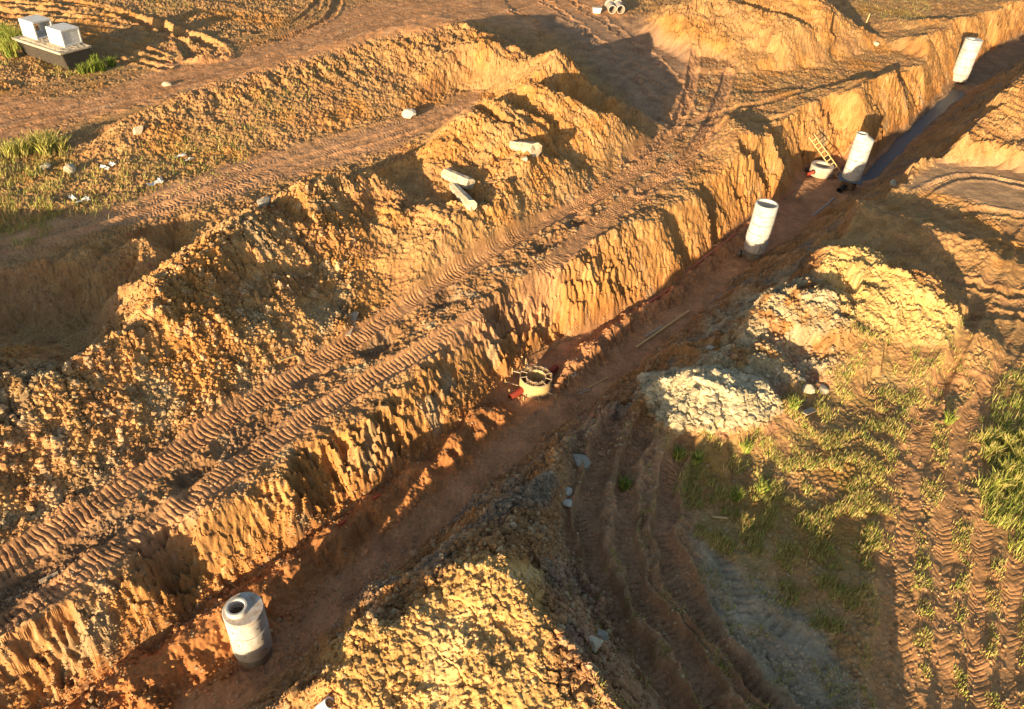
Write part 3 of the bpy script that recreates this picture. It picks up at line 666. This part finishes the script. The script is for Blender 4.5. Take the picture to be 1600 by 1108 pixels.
# ------------------------------------------------------------------ timber formwork ring
pF = at(836, 606, ZF); pF[2] = ZF
tF = thing('formwork_ring', 'round timber formwork with spoked rim and props standing in the trench', 'formwork', pF)
RO, RI, HF = .74, .46, .66
bm = bmesh.new(); n = 44
for k in range(n):
    a = 2 * math.pi * k / n; box(bm, .022, 2 * math.pi * RO / n * .93, HF + RNG.uniform(-.02, .02), (RO * math.cos(a), RO * math.sin(a), HF / 2), Matrix.Rotation(a, 3, 'Z'))
new_obj('outer_staves', bm, M['timber'], tF)
bm = bmesh.new(); n = 30
for k in range(n):
    a = 2 * math.pi * k / n; box(bm, .022, 2 * math.pi * RI / n * .95, HF + .02 + RNG.uniform(-.02, .02), (RI * math.cos(a), RI * math.sin(a), HF / 2), Matrix.Rotation(a, 3, 'Z'))
new_obj('inner_staves', bm, M['timber'], tF)
for rr_, nm in ((RO, 'outer_rim'), (RI, 'inner_rim')):
    bm = bmesh.new(); n = 12
    for k in range(n):
        a = 2 * math.pi * k / n; box(bm, .035, 2 * math.pi * rr_ / n * .98, .04, (rr_ * math.cos(a), rr_ * math.sin(a), HF + .045), Matrix.Rotation(a, 3, 'Z'))
    new_obj(nm, bm, M['oldwood'], tF)
bm = bmesh.new(); lathe(bm, [(RO + .012, .05), (RO + .05, .05), (RO + .05, .11), (RO + .012, .11)], 24); new_obj('lower_band', bm, M['oldwood'], tF)
for k in range(10):
    a = 2 * math.pi * (k + .5) / 10; bm = bmesh.new(); box(bm, RO - RI + .04, .03, .035, ((RO + RI) / 2 * math.cos(a), (RO + RI) / 2 * math.sin(a), HF + .10), Matrix.Rotation(a, 3, 'Z')); new_obj('spoke', bm, M['oldwood'], tF)
for px_, py_, dz in ((791, 597, .3), (797, 612, .15), (819, 623, .0), (843, 630, 0), (867, 619, .05), (886, 600, .1), (802, 580, .5), (822, 566, .55)):
    q = at(px_, py_, ZF + dz + .05); dv = V3(q) - V3(pF); dv.z = 0; u_ = dv.normalized()
    bm = bmesh.new(); bar(bm, u_ * (RO + .02) + Vector((0, 0, .12 if dz < .4 else .6)), Vector((dv.x, dv.y, dz + .06)), .035, .045); new_obj('prop', bm, M['oldwood'], tF)
    bm = bmesh.new(); bar(bm, Vector((dv.x, dv.y, dz - .15)) + u_ * .04, Vector((dv.x, dv.y, dz + .22)) + u_ * .06, .035); new_obj('stake', bm, M['timber'], tF)
a = at(822, 606, ZF + .22); b = at(798, 621, ZF + .18)
bm = bmesh.new(); tube(bm, [at(824, 604, ZF + .2), at(797, 621, ZF + .16)], .15, 20, .015); tag(new_obj('red_pipe', bm, M['red'], None, True), 'red pipe stub leading out of the timber formwork towards the nearest shaft', 'pipe')
bm = bmesh.new(); tube(bm, [at(852, 586, ZF + .25), at(869, 573, ZF + .22)], .15, 20, .015); tag(new_obj('red_pipe', bm, M['red'], None, True), 'dull red pipe stub behind the timber formwork on its far right side', 'pipe')
# buckets
def bucket(name, px_, py_, m_, label, r=.15, hh=.28, lean=0.0):
    p = at(px_, py_, ZF + .02); t = thing(name, label, 'bucket', p)
    bm = bmesh.new(); lathe(bm, [(.001, 0), (r * .78, 0), (r, hh), (r + .012, hh), (r + .012, hh - .03), (r - .012, hh - .02), (r * .74, .02), (.001, .02)], 28); new_obj('pail', bm, m_, t, True)
    bm = bmesh.new(); tube(bm, [(r * math.cos(a), .0 + r * .5 * math.sin(a) , hh + .02 + .06 * math.sin(a)) for a in [math.pi * k / 10 for k in range(11)]], .006, 6); new_obj('handle', bm, M['dark'], t)
bucket('bucket', 894, 591, M['white'], 'white bucket standing right of the timber formwork')
bucket('bucket', 898.5, 581, M['maroon'], 'dark maroon bucket behind the white bucket', .16, .26)
bm = bmesh.new(); bar(bm, at(885, 600, ZF + .05), at(889, 587, ZF + .3), .03); tag(new_obj('stick', bm, M['timber']), 'thin wooden stick leaning beside the white bucket', 'stick')
# ------------------------------------------------------------------ things lying on the ground: bars between two pixels
def lay(name, label, cat, p1, p2, w, m_, t=None, round_=False, hollow=0, lift=.4, group=None, jit=0, lift2=None):
    a = on_ground(*p1); b = on_ground(*p2); a[2] += w * lift; b[2] += w * (lift if lift2 is None else lift2)
    bm = bmesh.new()
    if round_: tube(bm, [a, b], w / 2, 16, hollow)
    else: bar(bm, a, b, w, t, jit)
    return tag(new_obj(name, bm, m_, None, round_), label, cat, group)
lay('steel_pipe', 'thin grey steel pipe lying on the trench floor between two shafts', 'pipe', (1269, 339), (1304, 310), .10, M['conc_in'], round_=True, lift=.6)
lay('plank', 'longer of the two pale planks at the foot of the right bank', 'plank', (994, 545), (1076, 488), .12, M['timber'], .04, lift=1.0)
lay('plank', 'shorter pale plank beside the longer one at the foot of the right bank', 'plank', (1008, 529), (1034, 513), .14, M['oldwood'], .04, lift=1.0)
lay('stick', 'long thin stick on the right trench edge opposite the formwork', 'stick', (920, 607), (950, 591), .05, M['timber'], lift=1.2)
for i, (a, b, tx) in enumerate((((901, 612), (922, 609), 'upper short stick in the small pile below the long stick'), ((902, 618), (921, 611), 'lowest short stick in the small pile below the long stick'))):
    lay('stick', tx, 'stick', a, b, .05, M['oldwood'], lift=1)
lay('plank', 'curved dark board standing in the spoil heap above the haul track', 'board', (543, 528), (556, 492), .28, M['oldwood'], .05, lift=.5)
lay('plank', 'short pale board lying in the clods beside the haul track', 'board', (434, 566), (462, 557), .22, M['timber'], .05, lift=.5)
lay('plank', 'weathered plank lying in the rut at the left edge', 'plank', (62, 912), (92, 897), .12, M['oldwood'], .05, lift=.6)
lay('stick', 'thin pale stick lying on the shaded grass below the track curve', 'stick', (1113, 809), (1136, 811), .05, M['timber'], lift=1)
lay('plank', 'grey board lying where the grass meets the shale heap', 'board', (1255, 650), (1270, 643), .25, M['oldwood'], .05, lift=.5)
lay('wooden_stake', 'short pale stake beside the far grass at the top of the frame', 'stake', (1352, 36), (1352, 36), .1, M['timber']) if False else None
def stake(px_, py_, hh, label, w=.1, dx=.1):
    p = on_ground(px_, py_); bm = bmesh.new(); bar(bm, (p[0], p[1], p[2] - .2), (p[0] + dx, p[1], p[2] + hh), w); tag(new_obj('wooden_stake', bm, M['timber']), label, 'stake')
stake(1353, 36, .9, 'pale upright stake at the edge of the far grass patch')
stake(4, 52, 1.6, 'leaning pale stake in the tall grass at the left edge', .09, -.3)
# thin red line along the berm
def on_path(pts, r, name, label, m_, lift=.5, up=0):
    q = [on_ground(*p) for p in pts]
    for p in q: p[2] += r * lift + up
    bm = bmesh.new(); tube(bm, q, r, 12); return tag(new_obj(name, bm, m_, None, True), label, 'pipe')
on_path([(1056, 437), (1080, 420), (1102, 402), (1125, 385), (1148, 367)], .055, 'red_pipe', 'thin dusty red pipe running along the trench floor below the open shaft', M['pink'], 1)
on_path([(1012, 474), (1030, 463), (1046, 451)], .07, 'red_pipe', 'short red pipe length half buried at the foot of the sunlit wall', M['pink'], .3)
on_path([(1218, 315), (1230, 306), (1243, 298)], .055, 'red_pipe', 'thin red pipe end between the open shaft and the low ring', M['pink'], 1)
for px_, py_, lb in ((590, 778, 'small red pipe tip sticking out of the shaded backfill, upper of two'), (536, 819, 'small red pipe tip sticking out of the shaded backfill, lower of two')):
    p = on_ground(px_, py_); bm = bmesh.new(); tube(bm, [p + np.array([-.16, -.10, .02]), p + np.array([.12, .10, .16])], .075, 12, 0, .03); tag(new_obj('red_pipe_tip', bm, M['red'], None, True), lb, 'pipe end')
lay('white_pipe', 'white pipe end lying at the bottom edge by the big mound', 'pipe', (500, 1112), (516, 1100), .30, M['white'], round_=True, hollow=.03, lift=.2)
# broken concrete posts on the middle mound
def post(name, p1, p2, r1, r2, label, chunks=True):
    a = V3(on_ground(*p1)); b = V3(on_ground(*p2)); a.z += r1 * .75; b.z += r2 * .75
    bm = bmesh.new(); d = b - a; q = d.to_track_quat('Z', 'Y').to_matrix(); n = 8; rows = []
    for i in range(7):
        f = i / 6; rr_ = r1 + (r2 - r1) * f
        rows.append([bm.verts.new(a + d * f + q @ Vector((rr_ * (1 + RNG.uniform(-.07, .07)) * math.cos(2 * math.pi * (k + .5) / n), rr_ * (1 + RNG.uniform(-.07, .07)) * math.sin(2 * math.pi * (k + .5) / n), RNG.uniform(-.08, .08) if i in (0, 6) else 0))) for k in range(n)])
    for A_, B_ in zip(rows[:-1], rows[1:]):
        for k in range(n): bm.faces.new((A_[k], A_[(k + 1) % n], B_[(k + 1) % n], B_[k]))
    for rw, s_ in ((rows[0], 1), (rows[-1], -1)):
        c = bm.verts.new(sum((v.co for v in rw), Vector()) / n)
        for k in range(n): bm.faces.new((rw[k], rw[(k + 1) % n], c))
    return tag(new_obj(name, bm, M['pale'], None, False), label, 'concrete post', 'broken concrete posts on the mound')
post('concrete_post', (799, 231), (837, 243), .24, .42, 'short thick broken concrete post high on the middle mound')
post('concrete_post', (697, 278), (735, 296), .33, .36, 'dirt-stained concrete post lying partly shaded under the pale one')
post('concrete_post', (709, 297), (737, 328), .27, .30, 'clean pale concrete post lowest of the crossed pair')
# ------------------------------------------------------------------ rocks and lumps
def rock_bm(sx, sy, sz, rnd, sub=2):
    bm = bmesh.new(); bmesh.ops.create_icosphere(bm, subdivisions=sub, radius=1)
    pl = [(Vector((rnd.uniform(-1, 1), rnd.uniform(-1, 1), rnd.uniform(-.6, 1))).normalized(), rnd.uniform(.5, .85)) for _ in range(9)]
    for v in bm.verts:
        c = v.co.copy()
        for nrm, dd_ in pl:
            k = c.dot(nrm)
            if k > dd_: c -= nrm * (k - dd_)
        v.co = Vector((c.x * sx, c.y * sy, c.z * sz)) * rnd.uniform(.95, 1.05)
    return bm
def rock(px_, py_, s_, m_, label, group=None, flat_=.6, name='rock'):
    p = on_ground(px_, py_); bm = rock_bm(s_, s_ * RNG.uniform(.65, 1), s_ * flat_, RNG)
    o = new_obj(name, bm, m_, None, False, V3(p) + Vector((0, 0, s_ * flat_ * .4))); o.rotation_euler = (RNG.uniform(-.3, .3), RNG.uniform(-.3, .3), RNG.uniform(0, 6)); return tag(o, label, 'rock', group)
M['rock'] = mat('pale_rock', (.40, .33, .22), (.60, .52, .38), 8, bumpd=.02)
M['wrock'] = mat('white_rock', (.40, .35, .28), (.56, .52, .45), 8, bumpd=.02)
M['grock'] = mat('grey_rock', (.22, .20, .16), (.36, .32, .26), 8, bumpd=.02)
rock(886, 768, .22, M['wrock'], 'upper of two white stone pieces beside the curved ruts', None, .5)
rock(888, 787, .26, M['wrock'], 'lower of two white stone pieces beside the curved ruts', None, .4)
rock(1368, 70, .45, M['rock'], 'lone pale block on the track below the far top mound', None, .7)
rock(640, 181, .65, M['wrock'], 'large pale boulder beside the narrow middle road', None, .7, 'boulder')
rock(1396, 288, .38, M['rock'], 'bright block at the right lip of the trench near the shaft on the slab', None, .6)
rock(820, 250, .28, M['pale'], 'small concrete lump below the short thick broken post', None, .6)
rock(262, 133, .4, M['rock'], 'pale stone at the near edge of the wide dirt road', None, .5)
rock(905, 722, .42, M['grock'], 'grey flat rock on the dark bank above the curved ruts', None, .5)
rock(930, 1008, .28, M['rock'], 'left one of two stones at the foot of the big mound', None, .7)
rock(938, 1000, .3, M['grock'], 'right one of two stones at the foot of the big mound', None, .7)
rock(1172, 388, .2, M['rock'], 'small stone beside the base of the open shaft', None, .6)
rock(1262, 610, .3, M['rock'], 'left stone of a pair at the grassy foot of the shale heap', None, .6)
rock(1285, 611, .3, M['rock'], 'right stone of a pair at the grassy foot of the shale heap', None, .6)
rock(112, 268, .5, M['rock'], 'pale boulder beside the weeds left of the rubbish', None, .6)
rock(72, 262, .45, M['rock'], 'pale stone left of the boulder beside the weeds', None, .5)
rock(216, 205, .45, M['rock'], 'pale stone at the left tip of the weedy heap', None, .5)
rock(412, 322, .55, M['grock'], 'grey boulder on the shaded slope beside the middle road', None, .8)
rock(1110, 545, .25, M['wrock'], 'white stone on top of the grey rubble beside the trench bank', None, .6)
rock(1250, 35 + 560, .22, M['rock'], 'small stone where the red strip meets the grass', None, .6)
# white rubbish
for i, (px_, py_, s_, lb) in enumerate(((115, 312, .35, 'pale rubbish scrap in the weeds, leftmost of the lower scraps'), (127, 318, .3, 'pale rubbish scrap in the weeds, middle of the lower scraps'), (138, 314, .3, 'pale rubbish scrap in the weeds, rightmost of the lower scraps'), (165, 265, .35, 'white rubbish scrap on the slope above the lower scraps'), (176, 260, .3, 'small white scrap right of the one on the slope'), (243, 290, .5, 'largest white rubbish scrap beside the small dark pit'), (252, 285, .35, 'white scrap touching the edge of the small dark pit'), (284, 247, .4, 'white scrap under the weedy heap, left one'), (297, 252, .35, 'white scrap under the weedy heap, right one'))):
    p = on_ground(px_, py_); bm = bmesh.new(); bmesh.ops.create_grid(bm, x_segments=4, y_segments=3, size=1)
    for v in bm.verts: v.co = Vector((v.co.x * s_ * RNG.uniform(.6, 1), v.co.y * s_ * .45 * RNG.uniform(.4, 1), RNG.uniform(0, .16)))
    r_ = bmesh.ops.solidify(bm, geom=bm.faces[:], thickness=.012)
    o = new_obj('rubbish_scrap', bm, M['white'], None, False, V3(p) + Vector((0, 0, .08))); o.rotation_euler = (0, 0, RNG.uniform(0, 3)); tag(o, lb, 'rubbish', 'white rubbish scraps in the weeds')
# ------------------------------------------------------------------ steel trough with two box culverts on it
A_, B_, C_ = at(33, 63, .85), at(107, 87, .85), at(139, 72, .85)
gl = V3(A_) - V3(B_); gw = V3(C_) - V3(B_); LEN = gl.length; gl.normalize(); gw = (gw - gl * gw.dot(gl)); WID = gw.length; gw.normalize()
print('trough', LEN, WID)
ROT = Matrix((gl, -gw, Vector((0, 0, 1)))).transposed()   # local x along, y across
tT = thing('steel_trough', 'dark rusted open-topped trough heaped with dried concrete, box culverts on top', 'trough', (C_[0], C_[1], -.65))
tT.rotation_euler = ROT.to_euler()
HT = 1.5; tw = .06
def quadbox(bm, pts8):
    vs = [bm.verts.new(p) for p in pts8]
    for f in ((0, 1, 2, 3), (7, 6, 5, 4), (0, 4, 5, 1), (1, 5, 6, 2), (2, 6, 7, 3), (3, 7, 4, 0)): bm.faces.new([vs[i] for i in f])
bm = bmesh.new(); ii = .38
quadbox(bm, [(ii * .4, ii, 0), (LEN - ii, ii, 0), (LEN - ii, WID - ii, 0), (ii * .4, WID - ii, 0), (0, 0, HT - .1), (LEN, 0, HT - .1), (LEN, WID, HT - .1), (0, WID, HT - .1)])
new_obj('hull', bm, M['dark'], tT)
bm = bmesh.new(); quadbox(bm, [(-.05, .30, .02), (-.02, .30, .02), (-.02, WID - .30, .02), (-.05, WID - .30, .02), (-.09, .02, HT - .12), (-.03, .02, HT - .12), (-.03, WID - .02, HT - .12), (-.09, WID - .02, HT - .12)]); new_obj('end_plate', bm, M['dark'], tT)
for nm, (x0, x1, y0, y1) in {'rim_near': (-.1, LEN + .1, -.12, .06), 'rim_far': (-.1, LEN + .1, WID - .06, WID + .12), 'rim_end': (-.12, .05, .06, WID - .06), 'rim_tail': (LEN - .05, LEN + .12, .06, WID - .06)}.items():
    bm = bmesh.new(); box(bm, x1 - x0, y1 - y0, .14, ((x0 + x1) / 2, (y0 + y1) / 2, HT - .05), None, .02, .015); new_obj('rim', bm, M['pale'], tT)
bm = bmesh.new(); bmesh.ops.create_grid(bm, x_segments=40, y_segments=16, size=.5)
for v in bm.verts:
    ex = min(.5 - abs(v.co.x), .5 - abs(v.co.y)); v.co = Vector(((v.co.x + .5) * LEN, (v.co.y + .5) * WID, HT - .06 + (.10 * ss(0, .12, ex) + RNG.uniform(0, .05))))
new_obj('dried_concrete', bm, M['pale'], tT)
def culvert(px_, py_, label, wx_, wy_, hz_, rz, closed=False):
    p = at(px_, py_, .92); t = thing('box_culvert', label, 'box culvert', p, 0, 'box culverts resting on the trough')
    t.rotation_euler = (0, 0, ROT.to_euler().z + rz); th = .13
    bm = bmesh.new()
    o_ = [(-wy_ / 2, 0), (wy_ / 2, 0), (wy_ / 2, hz_), (-wy_ / 2, hz_)]; i_ = [(-wy_ / 2 + th, th), (wy_ / 2 - th, th), (wy_ / 2 - th, hz_ - th), (-wy_ / 2 + th, hz_ - th)]
    R_ = [[bm.verts.new((x, y, z)) for y, z in q] for x in (-wx_ / 2, wx_ / 2) for q in (o_, i_)]
    for k in range(4):
        k2 = (k + 1) % 4
        bm.faces.new((R_[0][k], R_[0][k2], R_[2][k2], R_[2][k])); bm.faces.new((R_[1][k], R_[3][k], R_[3][k2], R_[1][k2]))
        bm.faces.new((R_[0][k], R_[1][k], R_[1][k2], R_[0][k2])); bm.faces.new((R_[2][k], R_[2][k2], R_[3][k2], R_[3][k]))
    bmesh.ops.bevel(bm, geom=bm.edges[:], offset=.015, segments=1, affect='EDGES')
    new_obj('culvert_shell', bm, M['box'], t)
    if closed:
        bm = bmesh.new(); box(bm, .05, wy_ - .27, hz_ - .27, (-wx_ / 2 + .06, 0, hz_ / 2)); new_obj('end_panel', bm, M['box'], t)
culvert(62, 56, 'farther left box culvert on the trough with its dark open end showing', 1.7, 1.5, 1.25, 0)
culvert(104, 67, 'nearer right box culvert on the trough, closed at this end', 1.75, 1.5, 1.15, 0, True)
# ------------------------------------------------------------------ two concrete pipes and a small box at the top
for px_, lb in ((956, 'left one of two short grey concrete pipes at the top of the frame'), (969, 'right one of two short grey concrete pipes at the top of the frame')):
    g = on_ground(px_, 22); dirv = np.array([-.08, 1, .0]); t = thing('concrete_pipe', lb, 'concrete pipe', g, 0, 'short concrete pipes lying side by side')
    bm = bmesh.new(); tube(bm, [(0, 0, .42), (-.2, 2.1, .42)], .42, 32, .07); new_obj('barrel', bm, M['conc'], t, True)
    bm = bmesh.new(); tube(bm, [(-.165, 1.8, .42), (-.2, 2.12, .42)], .50, 32, .10); new_obj('socket', bm, M['conc'], t, True)
p = on_ground(932, 20); tW = thing('tub', 'small white tub left of the two concrete pipes', 'tub', p)
bm = bmesh.new(); quadbox(bm, [(-.35, -.2, 0), (.35, -.2, 0), (.35, .2, 0), (-.35, .2, 0), (-.45, -.3, .5), (.45, -.3, .5), (.45, .3, .5), (-.45, .3, .5)]); new_obj('tub_body', bm, M['white'], tW)
bm = bmesh.new(); box(bm, .98, .68, .06, (0, 0, .52)); new_obj('tub_lid', bm, M['conc'], tW)
# ------------------------------------------------------------------ water in the far part of the trench
WL = [(1348, 288), (1372, 262), (1410, 226), (1450, 186), (1482, 150), (1506, 150), (1468, 192), (1425, 232), (1392, 266), (1368, 290)]
wm, N, L, B = new_mat('water')
B.inputs['Base Color'].default_value = (.05, .062, .08, 1); B.inputs['Roughness'].default_value = .3; B.inputs['IOR'].default_value = 1.12
n_ = N.new('ShaderNodeTexNoise'); n_.inputs['Scale'].default_value = 5; n_.inputs['Detail'].default_value = 4; tcw = N.new('ShaderNodeTexCoord'); L.new(tcw.outputs['Object'], n_.inputs['Vector'])
b_ = N.new('ShaderNodeBump'); b_.inputs['Strength'].default_value = .6; b_.inputs['Distance'].default_value = .06; L.new(n_.outputs[0], b_.inputs['Height']); L.new(b_.outputs[0], B.inputs['Normal'])
q = P(WL, ZF - .1); c0 = at(1350, 282, ZF); c1 = at(1500, 142, ZF); dv = V3(c1) - V3(c0); dv.z = 0; nv = Vector((dv.y, -dv.x, 0)).normalized() * 2.2
bm = bmesh.new(); vs = [bm.verts.new(V3(c0) + nv * a + dv * b + Vector((0, 0, -.17))) for a, b in ((-1, -.02), (1, -.02), (1, 1.02), (-1, 1.02))]; bm.faces.new(vs)
wo = new_obj('water', bm, wm); wo['kind'] = 'structure'
# ------------------------------------------------------------------ loose clods and stones
t_ = (1 + 5 ** .5) / 2
IV = np.array([(-1, t_, 0), (1, t_, 0), (-1, -t_, 0), (1, -t_, 0), (0, -1, t_), (0, 1, t_), (0, -1, -t_), (0, 1, -t_), (t_, 0, -1), (t_, 0, 1), (-t_, 0, -1), (-t_, 0, 1)]) / math.hypot(1, t_)
IF = np.array([(0, 11, 5), (0, 5, 1), (0, 1, 7), (0, 7, 10), (0, 10, 11), (1, 5, 9), (5, 11, 4), (11, 10, 2), (10, 7, 6), (7, 1, 8), (3, 9, 4), (3, 4, 2), (3, 2, 6), (3, 6, 8), (3, 8, 9), (4, 9, 5), (2, 4, 11), (6, 2, 10), (8, 6, 7), (9, 8, 1)])
def tri_mesh(name, verts, faces, colr, material, smooth=False):
    me = bpy.data.meshes.new(name); nf = len(faces)
    me.vertices.add(len(verts)); me.vertices.foreach_set('co', verts.astype(np.float32).reshape(-1))
    me.loops.add(nf * 3); me.loops.foreach_set('vertex_index', faces.astype(np.int32).reshape(-1))
    me.polygons.add(nf); me.polygons.foreach_set('loop_start', np.arange(0, nf * 3, 3, dtype=np.int32))
    me.polygons.foreach_set('use_smooth', np.zeros(nf, bool))
    me.update(calc_edges=True)
    cc = np.ones((len(verts), 4), np.float32); cc[:, :3] = colr; me.color_attributes.new('soil', 'FLOAT_COLOR', 'POINT').data.foreach_set('color', cc.reshape(-1))
    me.materials.append(material); o = bpy.data.objects.new(name, me); COL.objects.link(o); return o
inframe = (PX > -60) & (PX < 1660) & (PY > -40) & (PY < 1170)
def pick(weight, n):
    w = (weight * inframe).reshape(-1); c = np.cumsum(w); i = np.searchsorted(c, NR.rand(n) * c[-1]); i = np.clip(i, 0, len(w) - 1); return i
Hf = h.reshape(-1); Xf = X.reshape(-1); Yf = Y.reshape(-1); Cf = col.reshape(-1, 3)
area = np.clip(Y / 30, .4, 3.0) ** 1.0
def scatter(name, weight, n, smin_, smax_, label_kind='stuff', pale=.3, sink=.25, power=2.5, zones=None):
    i = pick(weight, n); s_ = smin_ + (smax_ - smin_) * NR.rand(n) ** power
    v = IV[None] * (1 + .7 * (NR.rand(n, 12, 1) - .5)) * (np.array([1, 1, .75]) * (1 + .5 * (NR.rand(n, 1, 3) - .5)))
    a = NR.rand(n) * 6.28; ca, sa = np.cos(a)[:, None], np.sin(a)[:, None]
    v = np.stack([v[..., 0] * ca - v[..., 1] * sa, v[..., 0] * sa + v[..., 1] * ca, v[..., 2]], -1) * s_[:, None, None]
    j = (NR.rand(n, 2) - .5) * .05
    pos = np.stack([Xf[i] + j[:, 0], Yf[i] + j[:, 1], Hf[i] + s_ * sink], -1)
    v = (v + pos[:, None]).reshape(-1, 3); f_ = (IF[None] + 12 * np.arange(n)[:, None, None]).reshape(-1, 3)
    base = Cf[i] * (.8 + .5 * NR.rand(n, 1)); pm = (NR.rand(n) < pale)[:, None]
    base = np.where(pm, base * .4 + np.array([.46, .37, .22]) * .6, base); cc = np.repeat(np.clip(base, .02, .8), 12, 0)
    o = tri_mesh(name, v, f_, cc, SOIL); o['kind'] = 'stuff'; return o
nearw = np.clip(30 / Y, .3, 2.0)   # grid is even on the picture: thin out, or the far ground would crowd
soft = rough * (1 - .6 * np.maximum(Z['grass'], Z['grass_r']))
scatter('clods', rub * nearw, 48000, .018, .10, pale=.06, power=3.2)
scatter('pebbles', ((1 - .6 * Z['mesa']) * soft * ss(-.4, .5, v2) * (1 - .9 * berm) + .12 * flat + 1.5 * walll * ss(1.2, .2, dd) + 1.3 * ss(.15, -.1, df) * ss(-.9, -.2, df) * ss(-.5, .6, n1)) * nearw, 38000, .012, .06, pale=.3)
scatter('coarse_clods', (rub ** 2) * nearw, 500, .07, .16, pale=.1, power=2)
scatter('white_rubble', Z['white'] * (1 + 0 * X), 7000, .04, .20, pale=.35, power=2.2)
# ------------------------------------------------------------------ grass
gm_, N, L, B = new_mat('grass'); a_ = N.new('ShaderNodeVertexColor'); a_.layer_name = 'soil'; L.new(a_.outputs[0], B.inputs['Base Color']); B.inputs['Roughness'].default_value = .7; B.inputs['Specular IOR Level'].default_value = .15
try: B.inputs['Subsurface Weight'].default_value = 0
except Exception: pass
GC = np.array([(.12, .18, .03), (.24, .28, .05), (.40, .38, .09), (.52, .42, .15), (.42, .27, .11)])
def blades(name, pos, hh, spread, palette, wid=.012, wind=.0):
    n = len(pos); a = NR.rand(n) * 6.28; lean = spread * NR.rand(n) * hh; la = np.where(NR.rand(n) < wind, .9 + .5 * NR.randn(n), NR.rand(n) * 6.28)
    w = wid * (.6 + .8 * NR.rand(n)); dx = np.cos(a) * w; dy = np.sin(a) * w
    p0 = pos + np.stack([dx, dy, 0 * dx - .02], -1); p1 = pos - np.stack([dx, dy, 0 * dx + .02], -1)
    midp = pos + np.stack([np.cos(la) * lean * .35, np.sin(la) * lean * .35, hh * .6], -1); m0 = midp + np.stack([dx, dy, 0 * dx], -1) * .7; m1 = midp - np.stack([dx, dy, 0 * dx], -1) * .7
    tip = pos + np.stack([np.cos(la) * lean, np.sin(la) * lean, hh], -1)
    v = np.stack([p0, p1, m0, m1, tip], 1).reshape(-1, 3); k = 5 * np.arange(n)[:, None]
    f_ = np.concatenate([k + np.array([[0, 1, 3]]), k + np.array([[0, 3, 2]]), k + np.array([[2, 3, 4]])], 1).reshape(-1, 3)
    c = palette[NR.randint(0, len(palette), n)] * (.75 + .5 * NR.rand(n, 1)); return tri_mesh(name, v, f_, np.repeat(c, 5, 0), gm_)
def grass_field(mask, n, h0, h1, palette, patch=1.0):
    dens = mask * ss(.1 - .6 * patch, .7, fbm(X / 1.0, Y / 1.0, 4, 300) + .35) * np.clip(30 / Y, .3, 2)
    i = pick(dens, n); j = (NR.rand(n, 2) - .5) * .12
    o = blades('grass', np.stack([Xf[i] + j[:, 0], Yf[i] + j[:, 1], Hf[i]], -1), h0 + (h1 - h0) * NR.rand(n) ** 1.5, .9, palette, .011, .5); o['kind'] = 'stuff'; return o
grass_field(Z['grass'], 25000, .04, .26, GC[[0, 1, 2, 3, 3, 4, 4]], -.35)
grass_field(Z['grass_r'], 6500, .12, .50, GC[:4], .1)
grass_field(Z['grass_tl'], 8000, .10, .45, GC[1:], .1)
grass_field(np.clip(rs * (1 - rutd) * .8 + .25 * rr * (1 - rutd), 0, 1), 16000, .04, .18, GC[1:], -.2)
# single tall weeds
def weed(px_, py_, hh, n, pal, label, group):
    p = on_ground(px_, py_); r = hh * .35
    a = NR.rand(n) * 6.28; q = r * NR.rand(n) ** .7; pos = np.stack([q * np.cos(a), q * np.sin(a), 0 * q], -1)
    o = blades('weed_clump', pos, hh * (.5 + .6 * NR.rand(n)), .8, pal, .022); o.location = V3(p); return tag(o, label, 'weed', group)
for px_, py_ in ((1575, 700), (1590, 720), (1560, 690), (1548, 712), (1585, 755), (1570, 740), (1598, 690), (1595, 745), (1540, 690), (1556, 760)):
    weed(px_, py_, .6, 170, GC[1:4], 'tall bright green weed clump at the right edge beside the tyre tracks', 'tall weeds at the right edge')
for px_, py_ in ((60, 232), (80, 228), (95, 235), (40, 240), (20, 245), (72, 240)):
    weed(px_, py_, 1.0, 200, GC[1:4], 'tall yellowish weed clump left of the rubbish below the wide road', 'tall weeds below the wide road')
for px_, py_ in ((12, 62), (24, 70), (32, 75), (6, 78), (18, 88)):
    weed(px_, py_, 1.5, 200, GC[:3], 'tall green weed clump at the left end of the trough', 'tall weeds at the trough')
for px_, py_ in ((130, 116), (145, 112), (160, 110), (175, 105), (150, 100)):
    weed(px_, py_, .8, 200, GC[:2], 'dark green weed clump in front of the trough', 'weeds in front of the trough')
for px_, py_, lb in ((1059, 715, 'bright weed clump at the edge of the curved ruts'), (975, 762, 'weed clump growing between the curved ruts'), (1238, 638, 'weed clump at the right foot of the white rubble'), (1088, 722, 'low green weed beside the upper ruts on red soil'), (1165, 705, 'green weed clump below the white rubble'), (1480, 660, 'weed clump between the wheel tracks'), (1150, 780, 'tall thin weed at the shade edge'), (1190, 770, 'pale seeding weed right of the tall thin weed')):
    weed(px_, py_, .5, 140, GC[:3], lb, 'single weeds on the right field')
print('objects done')
